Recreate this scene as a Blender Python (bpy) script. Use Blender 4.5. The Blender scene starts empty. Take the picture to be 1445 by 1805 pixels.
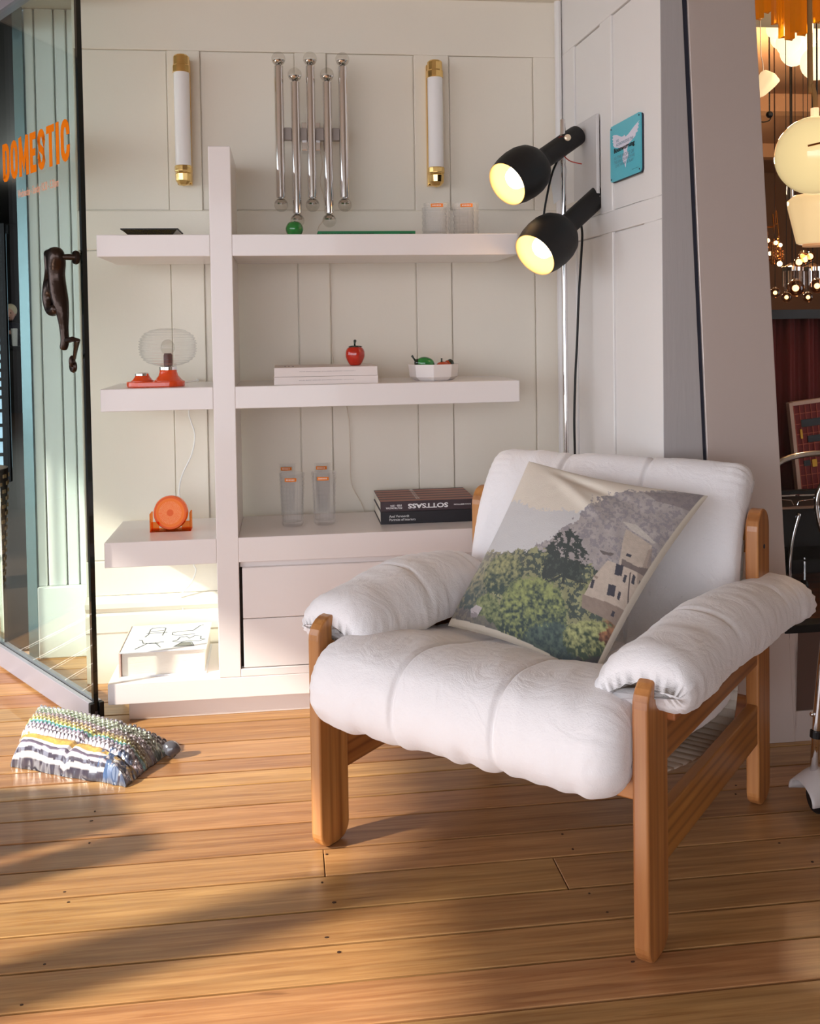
import bpy, bmesh, math, random
import numpy as np
from mathutils import Vector, Matrix
random.seed(7); np.random.seed(7)
S = bpy.context.scene
C = S.collection
PI = math.pi

# ------------------------------------------------------------------ camera
CAMH = 1.15; FPX = 1755.82; PITCH = -0.0315; ROLL = 0.0154; PPY = 637.29
TH = 0.1245                                    # the room is turned by this much
ORG = Vector((-0.9043, 2.9001, 0.0))           # front left floor corner of the shelf unit
cR = Vector((1, 0, 0)); cF = Vector((0, math.cos(PITCH), math.sin(PITCH))); cU = Vector((0, -math.sin(PITCH), math.cos(PITCH)))
RX = cR * math.cos(ROLL) - cU * math.sin(ROLL); RU = cR * math.sin(ROLL) + cU * math.cos(ROLL)
cam_d = bpy.data.cameras.new('camera'); cam = bpy.data.objects.new('camera', cam_d); C.objects.link(cam)
cam.matrix_world = Matrix(((RX.x, RU.x, -cF.x, 0), (RX.y, RU.y, -cF.y, 0), (RX.z, RU.z, -cF.z, CAMH), (0, 0, 0, 1)))
cam_d.sensor_fit = 'AUTO'; cam_d.sensor_width = 36; cam_d.lens = FPX / 1805 * 36
cam_d.shift_y = -(902.5 - PPY) / 1805; cam_d.clip_start = 0.05; cam_d.clip_end = 200
S.camera = cam
# ------------------------------------------------------------------ world, sun, exposure
S.view_settings.view_transform = 'Standard'; S.view_settings.look = 'None'
S.view_settings.gamma = 1.0; S.view_settings.use_curve_mapping = False
S.view_settings.exposure = 0.68
wd = bpy.data.worlds.new('world'); S.world = wd; wd.use_nodes = True
bgn = wd.node_tree.nodes['Background']; bgn.inputs[0].default_value = (0.86, 0.90, 1.0, 1); bgn.inputs[1].default_value = 2.55
uR = Vector((math.cos(TH), math.sin(TH), 0)); nR = Vector((-math.sin(TH), math.cos(TH), 0))
sd = bpy.data.lights.new('sun', 'SUN'); so = bpy.data.objects.new('sun', sd); C.objects.link(so)
sd.energy = 5.3; sd.angle = math.radians(1.9); sd.color = (1.0, 0.92, 0.80)
sdir = (uR * 1.0 + nR * 0.34 + Vector((0, 0, -0.65))).normalized()
so.rotation_euler = sdir.to_track_quat('-Z', 'Y').to_euler(); so.location = (-4, -2, 5)

# ------------------------------------------------------------------ geometry helpers
def lin(c):
    return tuple(((x / 12.92) if x <= 0.04045 else ((x + 0.055) / 1.055) ** 2.4) for x in c)
def rgb(r, g, b): return lin((r / 255, g / 255, b / 255))
def ray(px, py): return (px - 722.5) / FPX * RX - (py - PPY) / FPX * RU + cF
def rm(p):                                       # world -> room
    d = p - ORG; return Vector((d.dot(uR), d.dot(nR), d.z))
def wo(a, b, z): return ORG + uR * a + nR * b + Vector((0, 0, z))
CAMW = Vector((0, 0, CAMH)); CAMR = rm(CAMW)
def at(px, py, b):                               # point of the photograph on the room plane b = const
    d = ray(px, py); dr = Vector((d.dot(uR), d.dot(nR), d.z)); return CAMR + dr * ((b - CAMR.y) / dr.y)
def atz(px, py, z):
    d = ray(px, py); dr = Vector((d.dot(uR), d.dot(nR), d.z)); return CAMR + dr * ((z - CAMR.z) / dr.z)
def atd(px, py, dist):                           # at forward distance dist
    return rm(CAMW + ray(px, py) * dist)

class MB:
    def __init__(s): s.v = []; s.f = []
    def add(s, vs, fs):
        o = len(s.v); s.v += [tuple(v) for v in vs]; s.f += [tuple(i + o for i in f) for f in fs]; return s
    def box(s, x0, x1, y0, y1, z0, z1, M=None):
        vs = [Vector((x, y, z)) for z in (z0, z1) for y in (y0, y1) for x in (x0, x1)]
        if M is not None: vs = [M @ v for v in vs]
        return s.add(vs, [(0, 2, 3, 1), (4, 5, 7, 6), (0, 1, 5, 4), (2, 6, 7, 3), (0, 4, 6, 2), (1, 3, 7, 5)])
    def prism(s, pts, d):                        # pts: list of 3-vectors (planar loop), d: extrusion vector
        n = len(pts); vs = [Vector(p) for p in pts] + [Vector(p) + Vector(d) for p in pts]
        fs = [tuple(range(n))[::-1], tuple(range(n, 2 * n))] + [(i, (i + 1) % n, n + (i + 1) % n, n + i) for i in range(n)]
        return s.add(vs, fs)
    def lathe(s, prof, n=32, M=None, rfn=None, cap=True):  # prof: (r, z)
        vs = []; fs = []
        for j, (r, z) in enumerate(prof):
            for i in range(n):
                t = 2 * PI * i / n; rr = r * (rfn(t, z, j) if rfn else 1)
                vs.append(Vector((rr * math.cos(t), rr * math.sin(t), z)))
        m = len(prof)
        for j in range(m - 1):
            for i in range(n):
                a = j * n + i; b = j * n + (i + 1) % n; fs.append((a, b, b + n, a + n))
        if cap and prof[0][0] > 1e-6: fs.append(tuple(range(n))[::-1])
        if cap and prof[-1][0] > 1e-6: fs.append(tuple(range((m - 1) * n, m * n)))
        if M is not None: vs = [M @ v for v in vs]
        return s.add(vs, fs)
    def tube(s, pts, r, n=10, caps=True):
        pts = [Vector(p) for p in pts]; rs = r if isinstance(r, (list, tuple)) else [r] * len(pts)
        vs = []; fs = []; up = None
        for k, p in enumerate(pts):
            t = (pts[min(k + 1, len(pts) - 1)] - pts[max(k - 1, 0)]).normalized()
            if up is None: up = Vector((0, 0, 1)) if abs(t.z) < .9 else Vector((1, 0, 0))
            x = up.cross(t).normalized(); y = t.cross(x).normalized(); up = y
            for i in range(n):
                a = 2 * PI * i / n; vs.append(p + (x * math.cos(a) + y * math.sin(a)) * rs[k])
        for k in range(len(pts) - 1):
            for i in range(n):
                a = k * n + i; b = k * n + (i + 1) % n; fs.append((a, b, b + n, a + n))
        if caps: fs += [tuple(range(n))[::-1], tuple(range((len(pts) - 1) * n, len(pts) * n))]
        return s.add(vs, fs)
    def sphere(s, c, r, n=20, m=12, sc=(1, 1, 1), M=None):
        prof = [(max(1e-7, r * math.sin(PI * j / m)), -r * math.cos(PI * j / m)) for j in range(m + 1)]
        T = Matrix.Translation(Vector(c)) @ (M or Matrix.Identity(4)) @ Matrix.Diagonal((sc[0], sc[1], sc[2], 1))
        return s.lathe(prof, n, T)
    def ribbon(s, pts, w, y=0.0, th=0.0008, closed=False):    # flat stroke in the XZ plane
        P = [Vector((p[0], 0, p[1])) for p in pts]; n = len(P); L = []; R_ = []
        for i in range(n):
            a = P[(i - 1) % n] if (closed or i > 0) else P[i]; b = P[(i + 1) % n] if (closed or i < n - 1) else P[i]
            t1 = (P[i] - a); t2 = (b - P[i])
            t1 = t1.normalized() if t1.length > 1e-9 else t2.normalized(); t2 = t2.normalized() if t2.length > 1e-9 else t1
            n1 = Vector((-t1.z, 0, t1.x)); n2 = Vector((-t2.z, 0, t2.x)); m = (n1 + n2)
            m = m.normalized() if m.length > 1e-6 else n1
            k = min(2.0, 1 / max(.35, m.dot(n1))); L.append(P[i] + m * w / 2 * k); R_.append(P[i] - m * w / 2 * k)
        cnt = n if closed else n - 1
        for i in range(cnt):
            j = (i + 1) % n
            q = [L[i], L[j], R_[j], R_[i]]; q = [Vector((v.x, y, v.z)) for v in q]
            s.prism(q, (0, -th, 0))
        return s
    def mesh(s, name):
        m = bpy.data.meshes.new(name); m.from_pydata(s.v, [], s.f); m.update(); return m

def link(o, parent=None, loc=None, rz=None):
    C.objects.link(o)
    if parent is not None: o.parent = parent
    if loc is not None: o.location = loc
    if rz is not None: o.rotation_euler = (0, 0, rz)
    return o
def obj(name, mb, mat, parent=None, smooth=False, bevel=0, sub=0, fixn=True, seg=2, solid=0, ang=40):
    me = mb.mesh(name) if isinstance(mb, MB) else mb
    if fixn and isinstance(mb, MB):
        bm = bmesh.new(); bm.from_mesh(me); bmesh.ops.recalc_face_normals(bm, faces=bm.faces); bm.to_mesh(me); bm.free()
    if mat is not None: me.materials.append(mat)
    o = bpy.data.objects.new(name, me); link(o, parent)
    if smooth:
        me.shade_smooth() if smooth is True else me.shade_auto_smooth() if hasattr(me, 'shade_auto_smooth') else me.shade_smooth()
        if smooth == 'auto':
            try: me.set_sharp_from_angle(angle=math.radians(ang))
            except Exception: pass
    if solid:
        m = o.modifiers.new('solid', 'SOLIDIFY'); m.thickness = solid; m.offset = 0
    if bevel:
        m = o.modifiers.new('bevel', 'BEVEL'); m.width = bevel; m.segments = seg; m.limit_method = 'ANGLE'; m.angle_limit = math.radians(35)
    if sub:
        m = o.modifiers.new('sub', 'SUBSURF'); m.levels = sub; m.render_levels = sub
    return o
def tag(o, label=None, cat=None, group=None, kind=None):
    if label: o['label'] = label
    if cat: o['category'] = cat
    if group: o['group'] = group
    if kind: o['kind'] = kind
    return o
def thing(name, label, cat, loc, rz=0, group=None):           # loc in room coordinates
    o = bpy.data.objects.new(name, None); o.empty_display_size = .05
    link(o, None, wo(*loc), TH + rz); return tag(o, label, cat, group)
def room_empty(name):
    o = bpy.data.objects.new(name, None); link(o, None, ORG, TH); o['kind'] = 'structure'; return o
def struct(name, mb, mat, parent=None, **k):                  # mesh given in room coordinates
    o = obj(name, mb, mat, parent, **k)
    if parent is None: o.location = ORG; o.rotation_euler = (0, 0, TH); o['kind'] = 'structure'
    return o
def copytree(o, parent=None):
    c = o.copy(); C.objects.link(c)
    if parent is not None: c.parent = parent; c.matrix_parent_inverse = o.matrix_parent_inverse.copy()
    for ch in list(o.children): copytree(ch, c)
    return c

# ------------------------------------------------------------------ materials
def nm(name):
    m = bpy.data.materials.new(name); m.use_nodes = True; nt = m.node_tree
    return m, nt, nt.nodes['Principled BSDF']
def mat(name, col, rough=.5, metal=0, bump=0, bscale=200, var=0, vscale=5, coat=0, emit=None, es=0, spec=None, trans=0, ior=1.45, sheen=0, stretch=None):
    m, nt, b = nm(name)
    b.inputs['Base Color'].default_value = (*col, 1); b.inputs['Roughness'].default_value = rough; b.inputs['Metallic'].default_value = metal
    b.inputs['Coat Weight'].default_value = coat; b.inputs['Transmission Weight'].default_value = trans; b.inputs['IOR'].default_value = ior
    b.inputs['Sheen Weight'].default_value = sheen
    if spec is not None: b.inputs['Specular IOR Level'].default_value = spec
    if emit: b.inputs['Emission Color'].default_value = (*emit, 1); b.inputs['Emission Strength'].default_value = es
    if bump or var:
        tc = nt.nodes.new('ShaderNodeTexCoord'); mp = nt.nodes.new('ShaderNodeMapping'); nt.links.new(tc.outputs['Object'], mp.inputs[0])
        if stretch: mp.inputs['Scale'].default_value = stretch
        if var:
            n = nt.nodes.new('ShaderNodeTexNoise'); n.inputs['Scale'].default_value = vscale; n.inputs['Detail'].default_value = 5
            nt.links.new(mp.outputs[0], n.inputs[0])
            mx = nt.nodes.new('ShaderNodeMix'); mx.data_type = 'RGBA'
            mx.inputs[6].default_value = (*[max(0, c * (1 - var)) for c in col], 1); mx.inputs[7].default_value = (*[min(1, c * (1 + var)) for c in col], 1)
            nt.links.new(n.outputs[0], mx.inputs[0]); nt.links.new(mx.outputs[2], b.inputs['Base Color'])
        if bump:
            n2 = nt.nodes.new('ShaderNodeTexNoise'); n2.inputs['Scale'].default_value = bscale; n2.inputs['Detail'].default_value = 3
            nt.links.new(mp.outputs[0], n2.inputs[0]); bp = nt.nodes.new('ShaderNodeBump'); bp.inputs['Strength'].default_value = bump; bp.inputs['Distance'].default_value = .003
            nt.links.new(n2.outputs[0], bp.inputs['Height']); nt.links.new(bp.outputs[0], b.inputs['Normal'])
    return m
def wood(name, c1, c2, c3, axis='x', scale=1.0, rough=.4, rand=.12, coat=.15, rings=1.0, knots=False, rmix=.55):
    m, nt, b = nm(name); N = nt.nodes; L = nt.links
    tc = N.new('ShaderNodeTexCoord'); oi = N.new('ShaderNodeObjectInfo')
    ad = N.new('ShaderNodeVectorMath'); ad.operation = 'ADD'; ml = N.new('ShaderNodeVectorMath'); ml.operation = 'SCALE'; ml.inputs['Scale'].default_value = 37.0
    cb = N.new('ShaderNodeCombineXYZ'); L.new(oi.outputs['Random'], cb.inputs[0]); L.new(oi.outputs['Random'], cb.inputs[1]); L.new(oi.outputs['Random'], cb.inputs[2])
    L.new(cb.outputs[0], ml.inputs[0]); L.new(tc.outputs['Object'], ad.inputs[0]); L.new(ml.outputs[0], ad.inputs[1])
    mp = N.new('ShaderNodeMapping'); L.new(ad.outputs[0], mp.inputs[0])
    sc = {'x': (1.2, 26, 26), 'y': (26, 1.2, 26), 'z': (26, 26, 1.2)}[axis]; mp.inputs['Scale'].default_value = [s * scale for s in sc]
    n1 = N.new('ShaderNodeTexNoise'); n1.inputs['Scale'].default_value = 1.0; n1.inputs['Detail'].default_value = 6; n1.inputs['Distortion'].default_value = .6; L.new(mp.outputs[0], n1.inputs[0])
    mp2 = N.new('ShaderNodeMapping'); L.new(ad.outputs[0], mp2.inputs[0]); mp2.inputs['Scale'].default_value = [s * scale * (.35 if s > 5 else .5) for s in sc]
    wv = N.new('ShaderNodeTexWave'); wv.wave_type = 'RINGS'; wv.inputs['Scale'].default_value = 1.1 * rings; wv.inputs['Distortion'].default_value = 3.0; wv.inputs['Detail'].default_value = 2; L.new(mp2.outputs[0], wv.inputs[0])
    cr = N.new('ShaderNodeValToRGB'); cr.color_ramp.elements[0].position = .3; cr.color_ramp.elements[0].color = (*c1, 1); cr.color_ramp.elements[1].position = .72; cr.color_ramp.elements[1].color = (*c2, 1)
    L.new(n1.outputs[0], cr.inputs[0])
    mx = N.new('ShaderNodeMix'); mx.data_type = 'RGBA'; mx.inputs[7].default_value = (*c3, 1); L.new(cr.outputs[0], mx.inputs[6])
    pw = N.new('ShaderNodeMath'); pw.operation = 'POWER'; pw.inputs[1].default_value = 3.0; L.new(wv.outputs[0], pw.inputs[0])
    mu = N.new('ShaderNodeMath'); mu.operation = 'MULTIPLY'; mu.inputs[1].default_value = rmix; L.new(pw.outputs[0], mu.inputs[0]); L.new(mu.outputs[0], mx.inputs[0])
    hs = N.new('ShaderNodeHueSaturation'); L.new(mx.outputs[2], hs.inputs['Color'])
    mr = N.new('ShaderNodeMapRange'); mr.inputs[3].default_value = 1 - rand; mr.inputs[4].default_value = 1 + rand; L.new(oi.outputs['Random'], mr.inputs[0]); L.new(mr.outputs[0], hs.inputs['Value'])
    mr2 = N.new('ShaderNodeMapRange'); mr2.inputs[3].default_value = .5 - .012; mr2.inputs[4].default_value = .5 + .008
    fr = N.new('ShaderNodeMath'); fr.operation = 'FRACT'; f2 = N.new('ShaderNodeMath'); f2.operation = 'MULTIPLY'; f2.inputs[1].default_value = 7.31
    L.new(oi.outputs['Random'], f2.inputs[0]); L.new(f2.outputs[0], fr.inputs[0]); L.new(fr.outputs[0], mr2.inputs[0]); L.new(mr2.outputs[0], hs.inputs['Hue'])
    last = hs.outputs[0]
    if knots:                                    # short dark splits and stains of old boards
        mp3 = N.new('ShaderNodeMapping'); L.new(ad.outputs[0], mp3.inputs[0]); mp3.inputs['Scale'].default_value = (5, 60, 60)
        n3 = N.new('ShaderNodeTexNoise'); n3.inputs['Scale'].default_value = 1.0; n3.inputs['Detail'].default_value = 2; L.new(mp3.outputs[0], n3.inputs[0])
        c3r = N.new('ShaderNodeValToRGB'); c3r.color_ramp.elements[0].position = .20; c3r.color_ramp.elements[0].color = (.32, .24, .18, 1); c3r.color_ramp.elements[1].position = .30; c3r.color_ramp.elements[1].color = (1, 1, 1, 1)
        L.new(n3.outputs[0], c3r.inputs[0]); m3 = N.new('ShaderNodeMix'); m3.data_type = 'RGBA'; m3.blend_type = 'MULTIPLY'; m3.inputs[0].default_value = 1
        L.new(last, m3.inputs[6]); L.new(c3r.outputs[0], m3.inputs[7]); last = m3.outputs[2]
    L.new(last, b.inputs['Base Color'])
    b.inputs['Roughness'].default_value = rough; b.inputs['Coat Weight'].default_value = coat; b.inputs['Coat Roughness'].default_value = .25
    bp = N.new('ShaderNodeBump'); bp.inputs['Strength'].default_value = .12; bp.inputs['Distance'].default_value = .002; L.new(n1.outputs[0], bp.inputs['Height']); L.new(bp.outputs[0], b.inputs['Normal'])
    return m
def thin_glass(name, tint=(1, 1, 1), refl=1.0, rough=0.0, ior=1.5, bump=0, bscale=60, frost=0):
    m = bpy.data.materials.new(name); m.use_nodes = True; nt = m.node_tree; nt.nodes.clear(); N = nt.nodes; L = nt.links
    o = N.new('ShaderNodeOutputMaterial'); t = N.new('ShaderNodeBsdfTransparent'); t.inputs[0].default_value = (*tint, 1)
    g = N.new('ShaderNodeBsdfGlossy'); g.inputs['Roughness'].default_value = rough; f = N.new('ShaderNodeFresnel')
    ge = N.new('ShaderNodeNewGeometry'); mr = N.new('ShaderNodeMapRange'); mr.inputs[3].default_value = ior; mr.inputs[4].default_value = 1 / ior
    L.new(ge.outputs['Backfacing'], mr.inputs[0]); L.new(mr.outputs[0], f.inputs[0])
    mu = N.new('ShaderNodeMath'); mu.operation = 'MULTIPLY'; mu.inputs[1].default_value = refl; L.new(f.outputs[0], mu.inputs[0])
    x = N.new('ShaderNodeMixShader'); L.new(mu.outputs[0], x.inputs[0]); L.new(t.outputs[0], x.inputs[1]); L.new(g.outputs[0], x.inputs[2]); L.new(x.outputs[0], o.inputs[0])
    if frost:
        df = N.new('ShaderNodeBsdfDiffuse'); df.inputs[0].default_value = (.95, .94, .93, 1); x2 = N.new('ShaderNodeMixShader'); x2.inputs[0].default_value = frost
        L.new(x.outputs[0], x2.inputs[1]); L.new(df.outputs[0], x2.inputs[2]); L.new(x2.outputs[0], o.inputs[0])
    if bump:
        n2 = N.new('ShaderNodeTexNoise'); n2.inputs['Scale'].default_value = bscale; bp = N.new('ShaderNodeBump'); bp.inputs['Strength'].default_value = bump
        L.new(n2.outputs[0], bp.inputs['Height']); L.new(bp.outputs[0], g.inputs['Normal']); L.new(bp.outputs[0], f.inputs['Normal'])
    return m
def cut_glass(name, tint, mixv=.45, ior=1.25, rough=.03):       # refracting glass with a share of clear transmission
    m = bpy.data.materials.new(name); m.use_nodes = True; nt = m.node_tree; nt.nodes.clear(); N = nt.nodes; L = nt.links
    o = N.new('ShaderNodeOutputMaterial'); t = N.new('ShaderNodeBsdfTransparent'); t.inputs[0].default_value = (*tint, 1)
    g = N.new('ShaderNodeBsdfGlass'); g.inputs['Color'].default_value = (*tint, 1); g.inputs['Roughness'].default_value = rough; g.inputs['IOR'].default_value = ior
    x = N.new('ShaderNodeMixShader'); x.inputs[0].default_value = mixv; L.new(t.outputs[0], x.inputs[1]); L.new(g.outputs[0], x.inputs[2]); L.new(x.outputs[0], o.inputs[0])
    return m
def attr_mat(name, rough=.7, bump=0, bscale=400, coat=0, spec=.5, sheen=0):
    m, nt, b = nm(name); a = nt.nodes.new('ShaderNodeAttribute'); a.attribute_name = 'Col'; nt.links.new(a.outputs['Color'], b.inputs['Base Color'])
    b.inputs['Roughness'].default_value = rough; b.inputs['Coat Weight'].default_value = coat; b.inputs['Specular IOR Level'].default_value = spec; b.inputs['Sheen Weight'].default_value = sheen
    if bump:
        tc = nt.nodes.new('ShaderNodeTexCoord'); n = nt.nodes.new('ShaderNodeTexNoise'); n.inputs['Scale'].default_value = bscale; nt.links.new(tc.outputs['Object'], n.inputs[0])
        bp = nt.nodes.new('ShaderNodeBump'); bp.inputs['Strength'].default_value = bump; bp.inputs['Distance'].default_value = .002; nt.links.new(n.outputs[0], bp.inputs['Height']); nt.links.new(bp.outputs[0], b.inputs['Normal'])
    return m

M_wall = mat('wall_paint', rgb(238, 229, 213), .45, bump=.12, bscale=60, var=.03, vscale=3)
M_side = mat('side_wall_paint', rgb(236, 232, 228), .4, bump=.1, bscale=60, var=.02, vscale=3)
M_pil = mat('pilaster_paint', rgb(236, 236, 230), .4)
M_shelf = mat('shelf_lacquer', rgb(238, 230, 226), .3, coat=.3, var=.015, vscale=4)
M_ceil = mat('ceiling_paint', rgb(200, 195, 185), .7)
M_floor = wood('floor_board', rgb(150, 104, 62), rgb(186, 142, 92), rgb(112, 74, 44), 'x', 4.0, .36, .17, .22, rings=.2, knots=True, rmix=.28)
M_gap = mat('gap_dark', rgb(30, 20, 14), .9)
M_nail = mat('nail_iron', rgb(60, 38, 26), .6)
M_pave = mat('pavement', rgb(150, 145, 138), .85, bump=.2, bscale=40, var=.1)
M_pine = wood('oiled_pine', rgb(168, 106, 52), rgb(204, 144, 82), rgb(120, 64, 28), 'z', 2.0, .35, .05, .3, rings=.4, rmix=.45)
M_piney = wood('oiled_pine_rail', rgb(158, 96, 46), rgb(190, 126, 66), rgb(108, 54, 24), 'y', 1.2, .38, .06, .25, rings=1.0, rmix=.6)
M_pinex = wood('oiled_pine_cross', rgb(176, 104, 48), rgb(205, 132, 66), rgb(130, 64, 26), 'x', 1.2, .38, .06, .25)
M_canvas = mat('cotton_canvas', rgb(242, 238, 238), .85, bump=.25, bscale=350, sheen=.3)
nt_ = M_canvas.node_tree; b_ = nt_.nodes['Principled BSDF']; old_ = b_.inputs['Normal'].links[0].from_node
tc_ = nt_.nodes.new('ShaderNodeTexCoord'); nn_ = nt_.nodes.new('ShaderNodeTexNoise'); nn_.inputs['Scale'].default_value = 13; nn_.inputs['Detail'].default_value = 4; nn_.inputs['Distortion'].default_value = 1.8
nt_.links.new(tc_.outputs['Object'], nn_.inputs[0]); bb2 = nt_.nodes.new('ShaderNodeBump'); bb2.inputs['Strength'].default_value = .34; bb2.inputs['Distance'].default_value = .012
nt_.links.new(nn_.outputs[0], bb2.inputs['Height']); nt_.links.new(bb2.outputs[0], old_.inputs['Normal'])
M_sling = mat('sling_canvas', rgb(214, 200, 184), .9, bump=.2, bscale=350)
M_steel = mat('brushed_steel', rgb(212, 198, 190), .40, .4, bump=.05, bscale=300, stretch=(1, 1, .05), var=.05, vscale=3)
M_colp = mat('grey_timber_edge', rgb(176, 170, 168), .6, bump=.2, bscale=120, stretch=(1, 1, .08), var=.06, vscale=20)
M_dark = mat('dark_seal', rgb(38, 40, 54), .5)
M_black = mat('black_paint', rgb(16, 15, 16), .5)
M_ltop = mat('lamp_black', rgb(22, 20, 20), .55, bump=.15, bscale=500)
M_cream = mat('lamp_inner_cream', rgb(214, 180, 124), .6)
M_chrome = mat('chrome', (.82, .80, .80), .07, 1)
M_brass = mat('brass', rgb(236, 200, 130), .12, 1)
M_opal = mat('opal_glass', rgb(244, 240, 238), .12, coat=.6)
M_white = mat('white_plastic', rgb(238, 236, 232), .4)
M_door = mat('door_rail_steel', rgb(158, 156, 166), .42, .55, var=.08, vscale=6)
M_pane = thin_glass('door_glass', (.90, .955, .94), .8)
M_edge = mat('glass_edge_dark', rgb(12, 22, 22), .15, coat=.5)
M_clear = thin_glass('clear_pane', (.97, .98, .98), .35)
M_bulbg = thin_glass('bulb_glass', (.93, .92, .90), 1.0, bump=0)
M_bronze = mat('dark_bronze', rgb(62, 50, 44), .28, .85, bump=.5, bscale=70)
M_orangeT = mat('orange_vinyl', rgb(224, 116, 8), .9, spec=.1)
M_orangeP = mat('orange_vinyl_pale', rgb(214, 150, 116), .6)
M_orange = mat('orange_plastic', rgb(232, 76, 22), .22, coat=.6)
M_cut = thin_glass('pressed_glass', (1, 1, 1), .85, .04, 1.5, .8, 90, frost=.03)
M_rib = thin_glass('ribbed_shade_glass', (.98, .98, .98), 1.2, .03, 1.5)
M_ink = mat('black_ink', rgb(24, 22, 24), .6)
M_grayink = mat('grey_ink', rgb(120, 110, 112), .7)
M_whiteink = mat('white_ink', rgb(238, 236, 234), .6)
M_page = mat('paper_pages', rgb(238, 230, 216), .8, bump=.4, bscale=60, stretch=(.02, .02, 12))
M_bookw = mat('white_book_cover', rgb(232, 220, 214), .5)

# ================================================================== FLOOR
floor = room_empty('floor')
struct('subfloor', MB().box(-9, 6, -5.0, 16, -.06, -.014), M_gap, floor)
joints = [-3.02, -2.90, -2.79, -2.67, -2.555, -2.44, -2.32, -2.20, -2.085, -1.97, -1.85, -1.735, -1.615, -1.50, -1.375, -1.26, -1.15, -1.036, -.912, -.80, -.672, -.565, -.452, -.372, -.291, -.173, -.034, .078, .19, .305, .42, .535, .65, .765]
rndf = random.Random(3)
plank_cache = {}
for i in range(len(joints) - 1):
    b0, b1 = joints[i], joints[i + 1]
    cuts = [-3.0]; x = -3.0 + rndf.uniform(.6, 2.2)
    if abs(b0 + 1.036) < .01: cuts += [-1.2, 1.093]
    elif abs(b0 + .912) < .01: cuts += [-1.5, .60]
    elif b0 < -.3:
        cuts += [rndf.choice([-2.2, -1.4, -.9])]; cuts += [rndf.uniform(1.9, 2.4)]
    else: cuts += [rndf.uniform(-1.6, -.8), rndf.uniform(1.2, 2.0)]
    cuts += [4.2]; cuts = sorted(cuts)
    for k in range(len(cuts) - 1):
        g = .003; hw = (b1 - b0) / 2 - g; L = cuts[k + 1] - cuts[k] - .002
        mb = MB().box(-L / 2, L / 2, -hw, hw, -.014, 0)
        o = obj('plank', mb, M_floor, floor, bevel=.0012, seg=1)
        o.location = ((cuts[k] + cuts[k + 1]) / 2, (b0 + b1) / 2, rndf.uniform(-.0006, 0))
nm_ = MB().lathe([(.0042, -.002), (.0042, .0004)], 10).mesh('nail'); nm_.materials.append(M_nail)
for i in range(10, len(joints) - 7):
    for a0 in (-.45, .07, .605, 1.13, 1.62):
        for e in (.022, -.022):
            if rndf.random() < .5:
                o = bpy.data.objects.new('nail', nm_); link(o, floor)
                o.location = (a0 + rndf.uniform(-.02, .02), (joints[i] + e if e > 0 else joints[i + 1] + e) + rndf.uniform(-.004, .004), .0004); o.scale = (rndf.uniform(.5, 1.05), rndf.uniform(.4, .8), 1)
struct('ground', MB().box(-14, -3.02, -9, 16, -.1, -.03).box(-3.02, 9, -9, -3.05, -.1, -.03), M_pave)

# ================================================================== BACK WALL (b = .386)
WB = .386
wb = room_empty('wall_back')
struct('wall_slab', MB().box(-.13, 1.56, WB + .012, .50, 0, 2.3), M_wall, wb)
st = [(-.13, -.124), (.169, .275), (.587, .691), (.988, 1.107), (1.403, 1.50)]
def board(parent, nme, x0, x1, z0, z1, m, d=.0, t=.012):
    o = struct(nme, MB().box(x0, x1, WB - d, WB + t, z0, z1), m, parent, bevel=.0025); return o
for (x0, x1) in st:
    for (z0, z1) in ((1.557, 2.082), (.40, 1.428)): board(wb, 'stile', x0, x1, z0, z1, M_wall)
board(wb, 'rail', -.13, 1.50, 2.082, 2.3, M_wall); board(wb, 'rail', -.13, 1.50, 1.428, 1.557, M_wall); board(wb, 'rail', -.13, 1.50, .285, .40, M_wall)
for (x0, x1) in ((-.124, .169), (.275, .587), (.691, .988), (1.107, 1.403)):
    for (z0, z1) in ((1.557, 2.082), (.40, 1.428)):
        struct('panel', MB().box(x0 + .004, x1 - .004, WB + .006, WB + .0125, z0 + .004, z1 - .004), M_wall, wb)
def baseboard(name, pts_fn, L0, L1, m):
    prof = [(0, 0), (-.022, 0), (-.022, .165), (-.026, .17), (-.026, .225), (-.018, .235), (-.030, .25), (-.030, .266), (-.012, .278), (-.006, .285), (0, .285)]
    mb = MB(); mb.prism([pts_fn(L0, d, z) for d, z in prof], Vector(pts_fn(L1, 0, 0)) - Vector(pts_fn(L0, 0, 0)))
    return struct(name, mb, m)
baseboard('baseboard_back', lambda a, d, z: (a, WB + d, z), -.13, 1.50, M_wall)
struct('trim_1', MB().box(-.13, 1.50, WB - .03, WB, 2.268, 2.30), M_wall, bevel=.004)
struct('trim_2', MB().tube([(1.487, WB - .013, 0), (1.487, WB - .013, 2.27)], .012, 8), M_side)

# ================================================================== SIDE WALL (right), panelled door-like lining
ws = room_empty('wall_right')
sk = .04 / .816
def SP(b, z, off=0): return Vector((1.5 + (WB - b) * sk - off, b, z))
def sbox(b0, b1, z0, z1, o0, o1):
    mb = MB(); mb.prism([SP(b0, z0, o0), SP(b1, z0, o0), SP(b1, z1, o0), SP(b0, z1, o0)], (-(o1 - o0), 0, 0)); return mb
struct('wall_slab', sbox(-.428, .50, 0, 2.3, -.05, -.012), M_side, ws)
for (b0, b1) in ((.50, .255), (.018, -.075), (-.31, -.428)):
    for (z0, z1) in ((1.50, 2.085), (.40, 1.437)): struct('stile', sbox(b1, b0, z0, z1, -.012, 0), M_side, ws, bevel=.0025)
for (z0, z1) in ((2.085, 2.3), (1.437, 1.50), (.285, .40)): struct('rail', sbox(-.428, .5, z0, z1, -.012, 0), M_side, ws, bevel=.0025)
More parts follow.
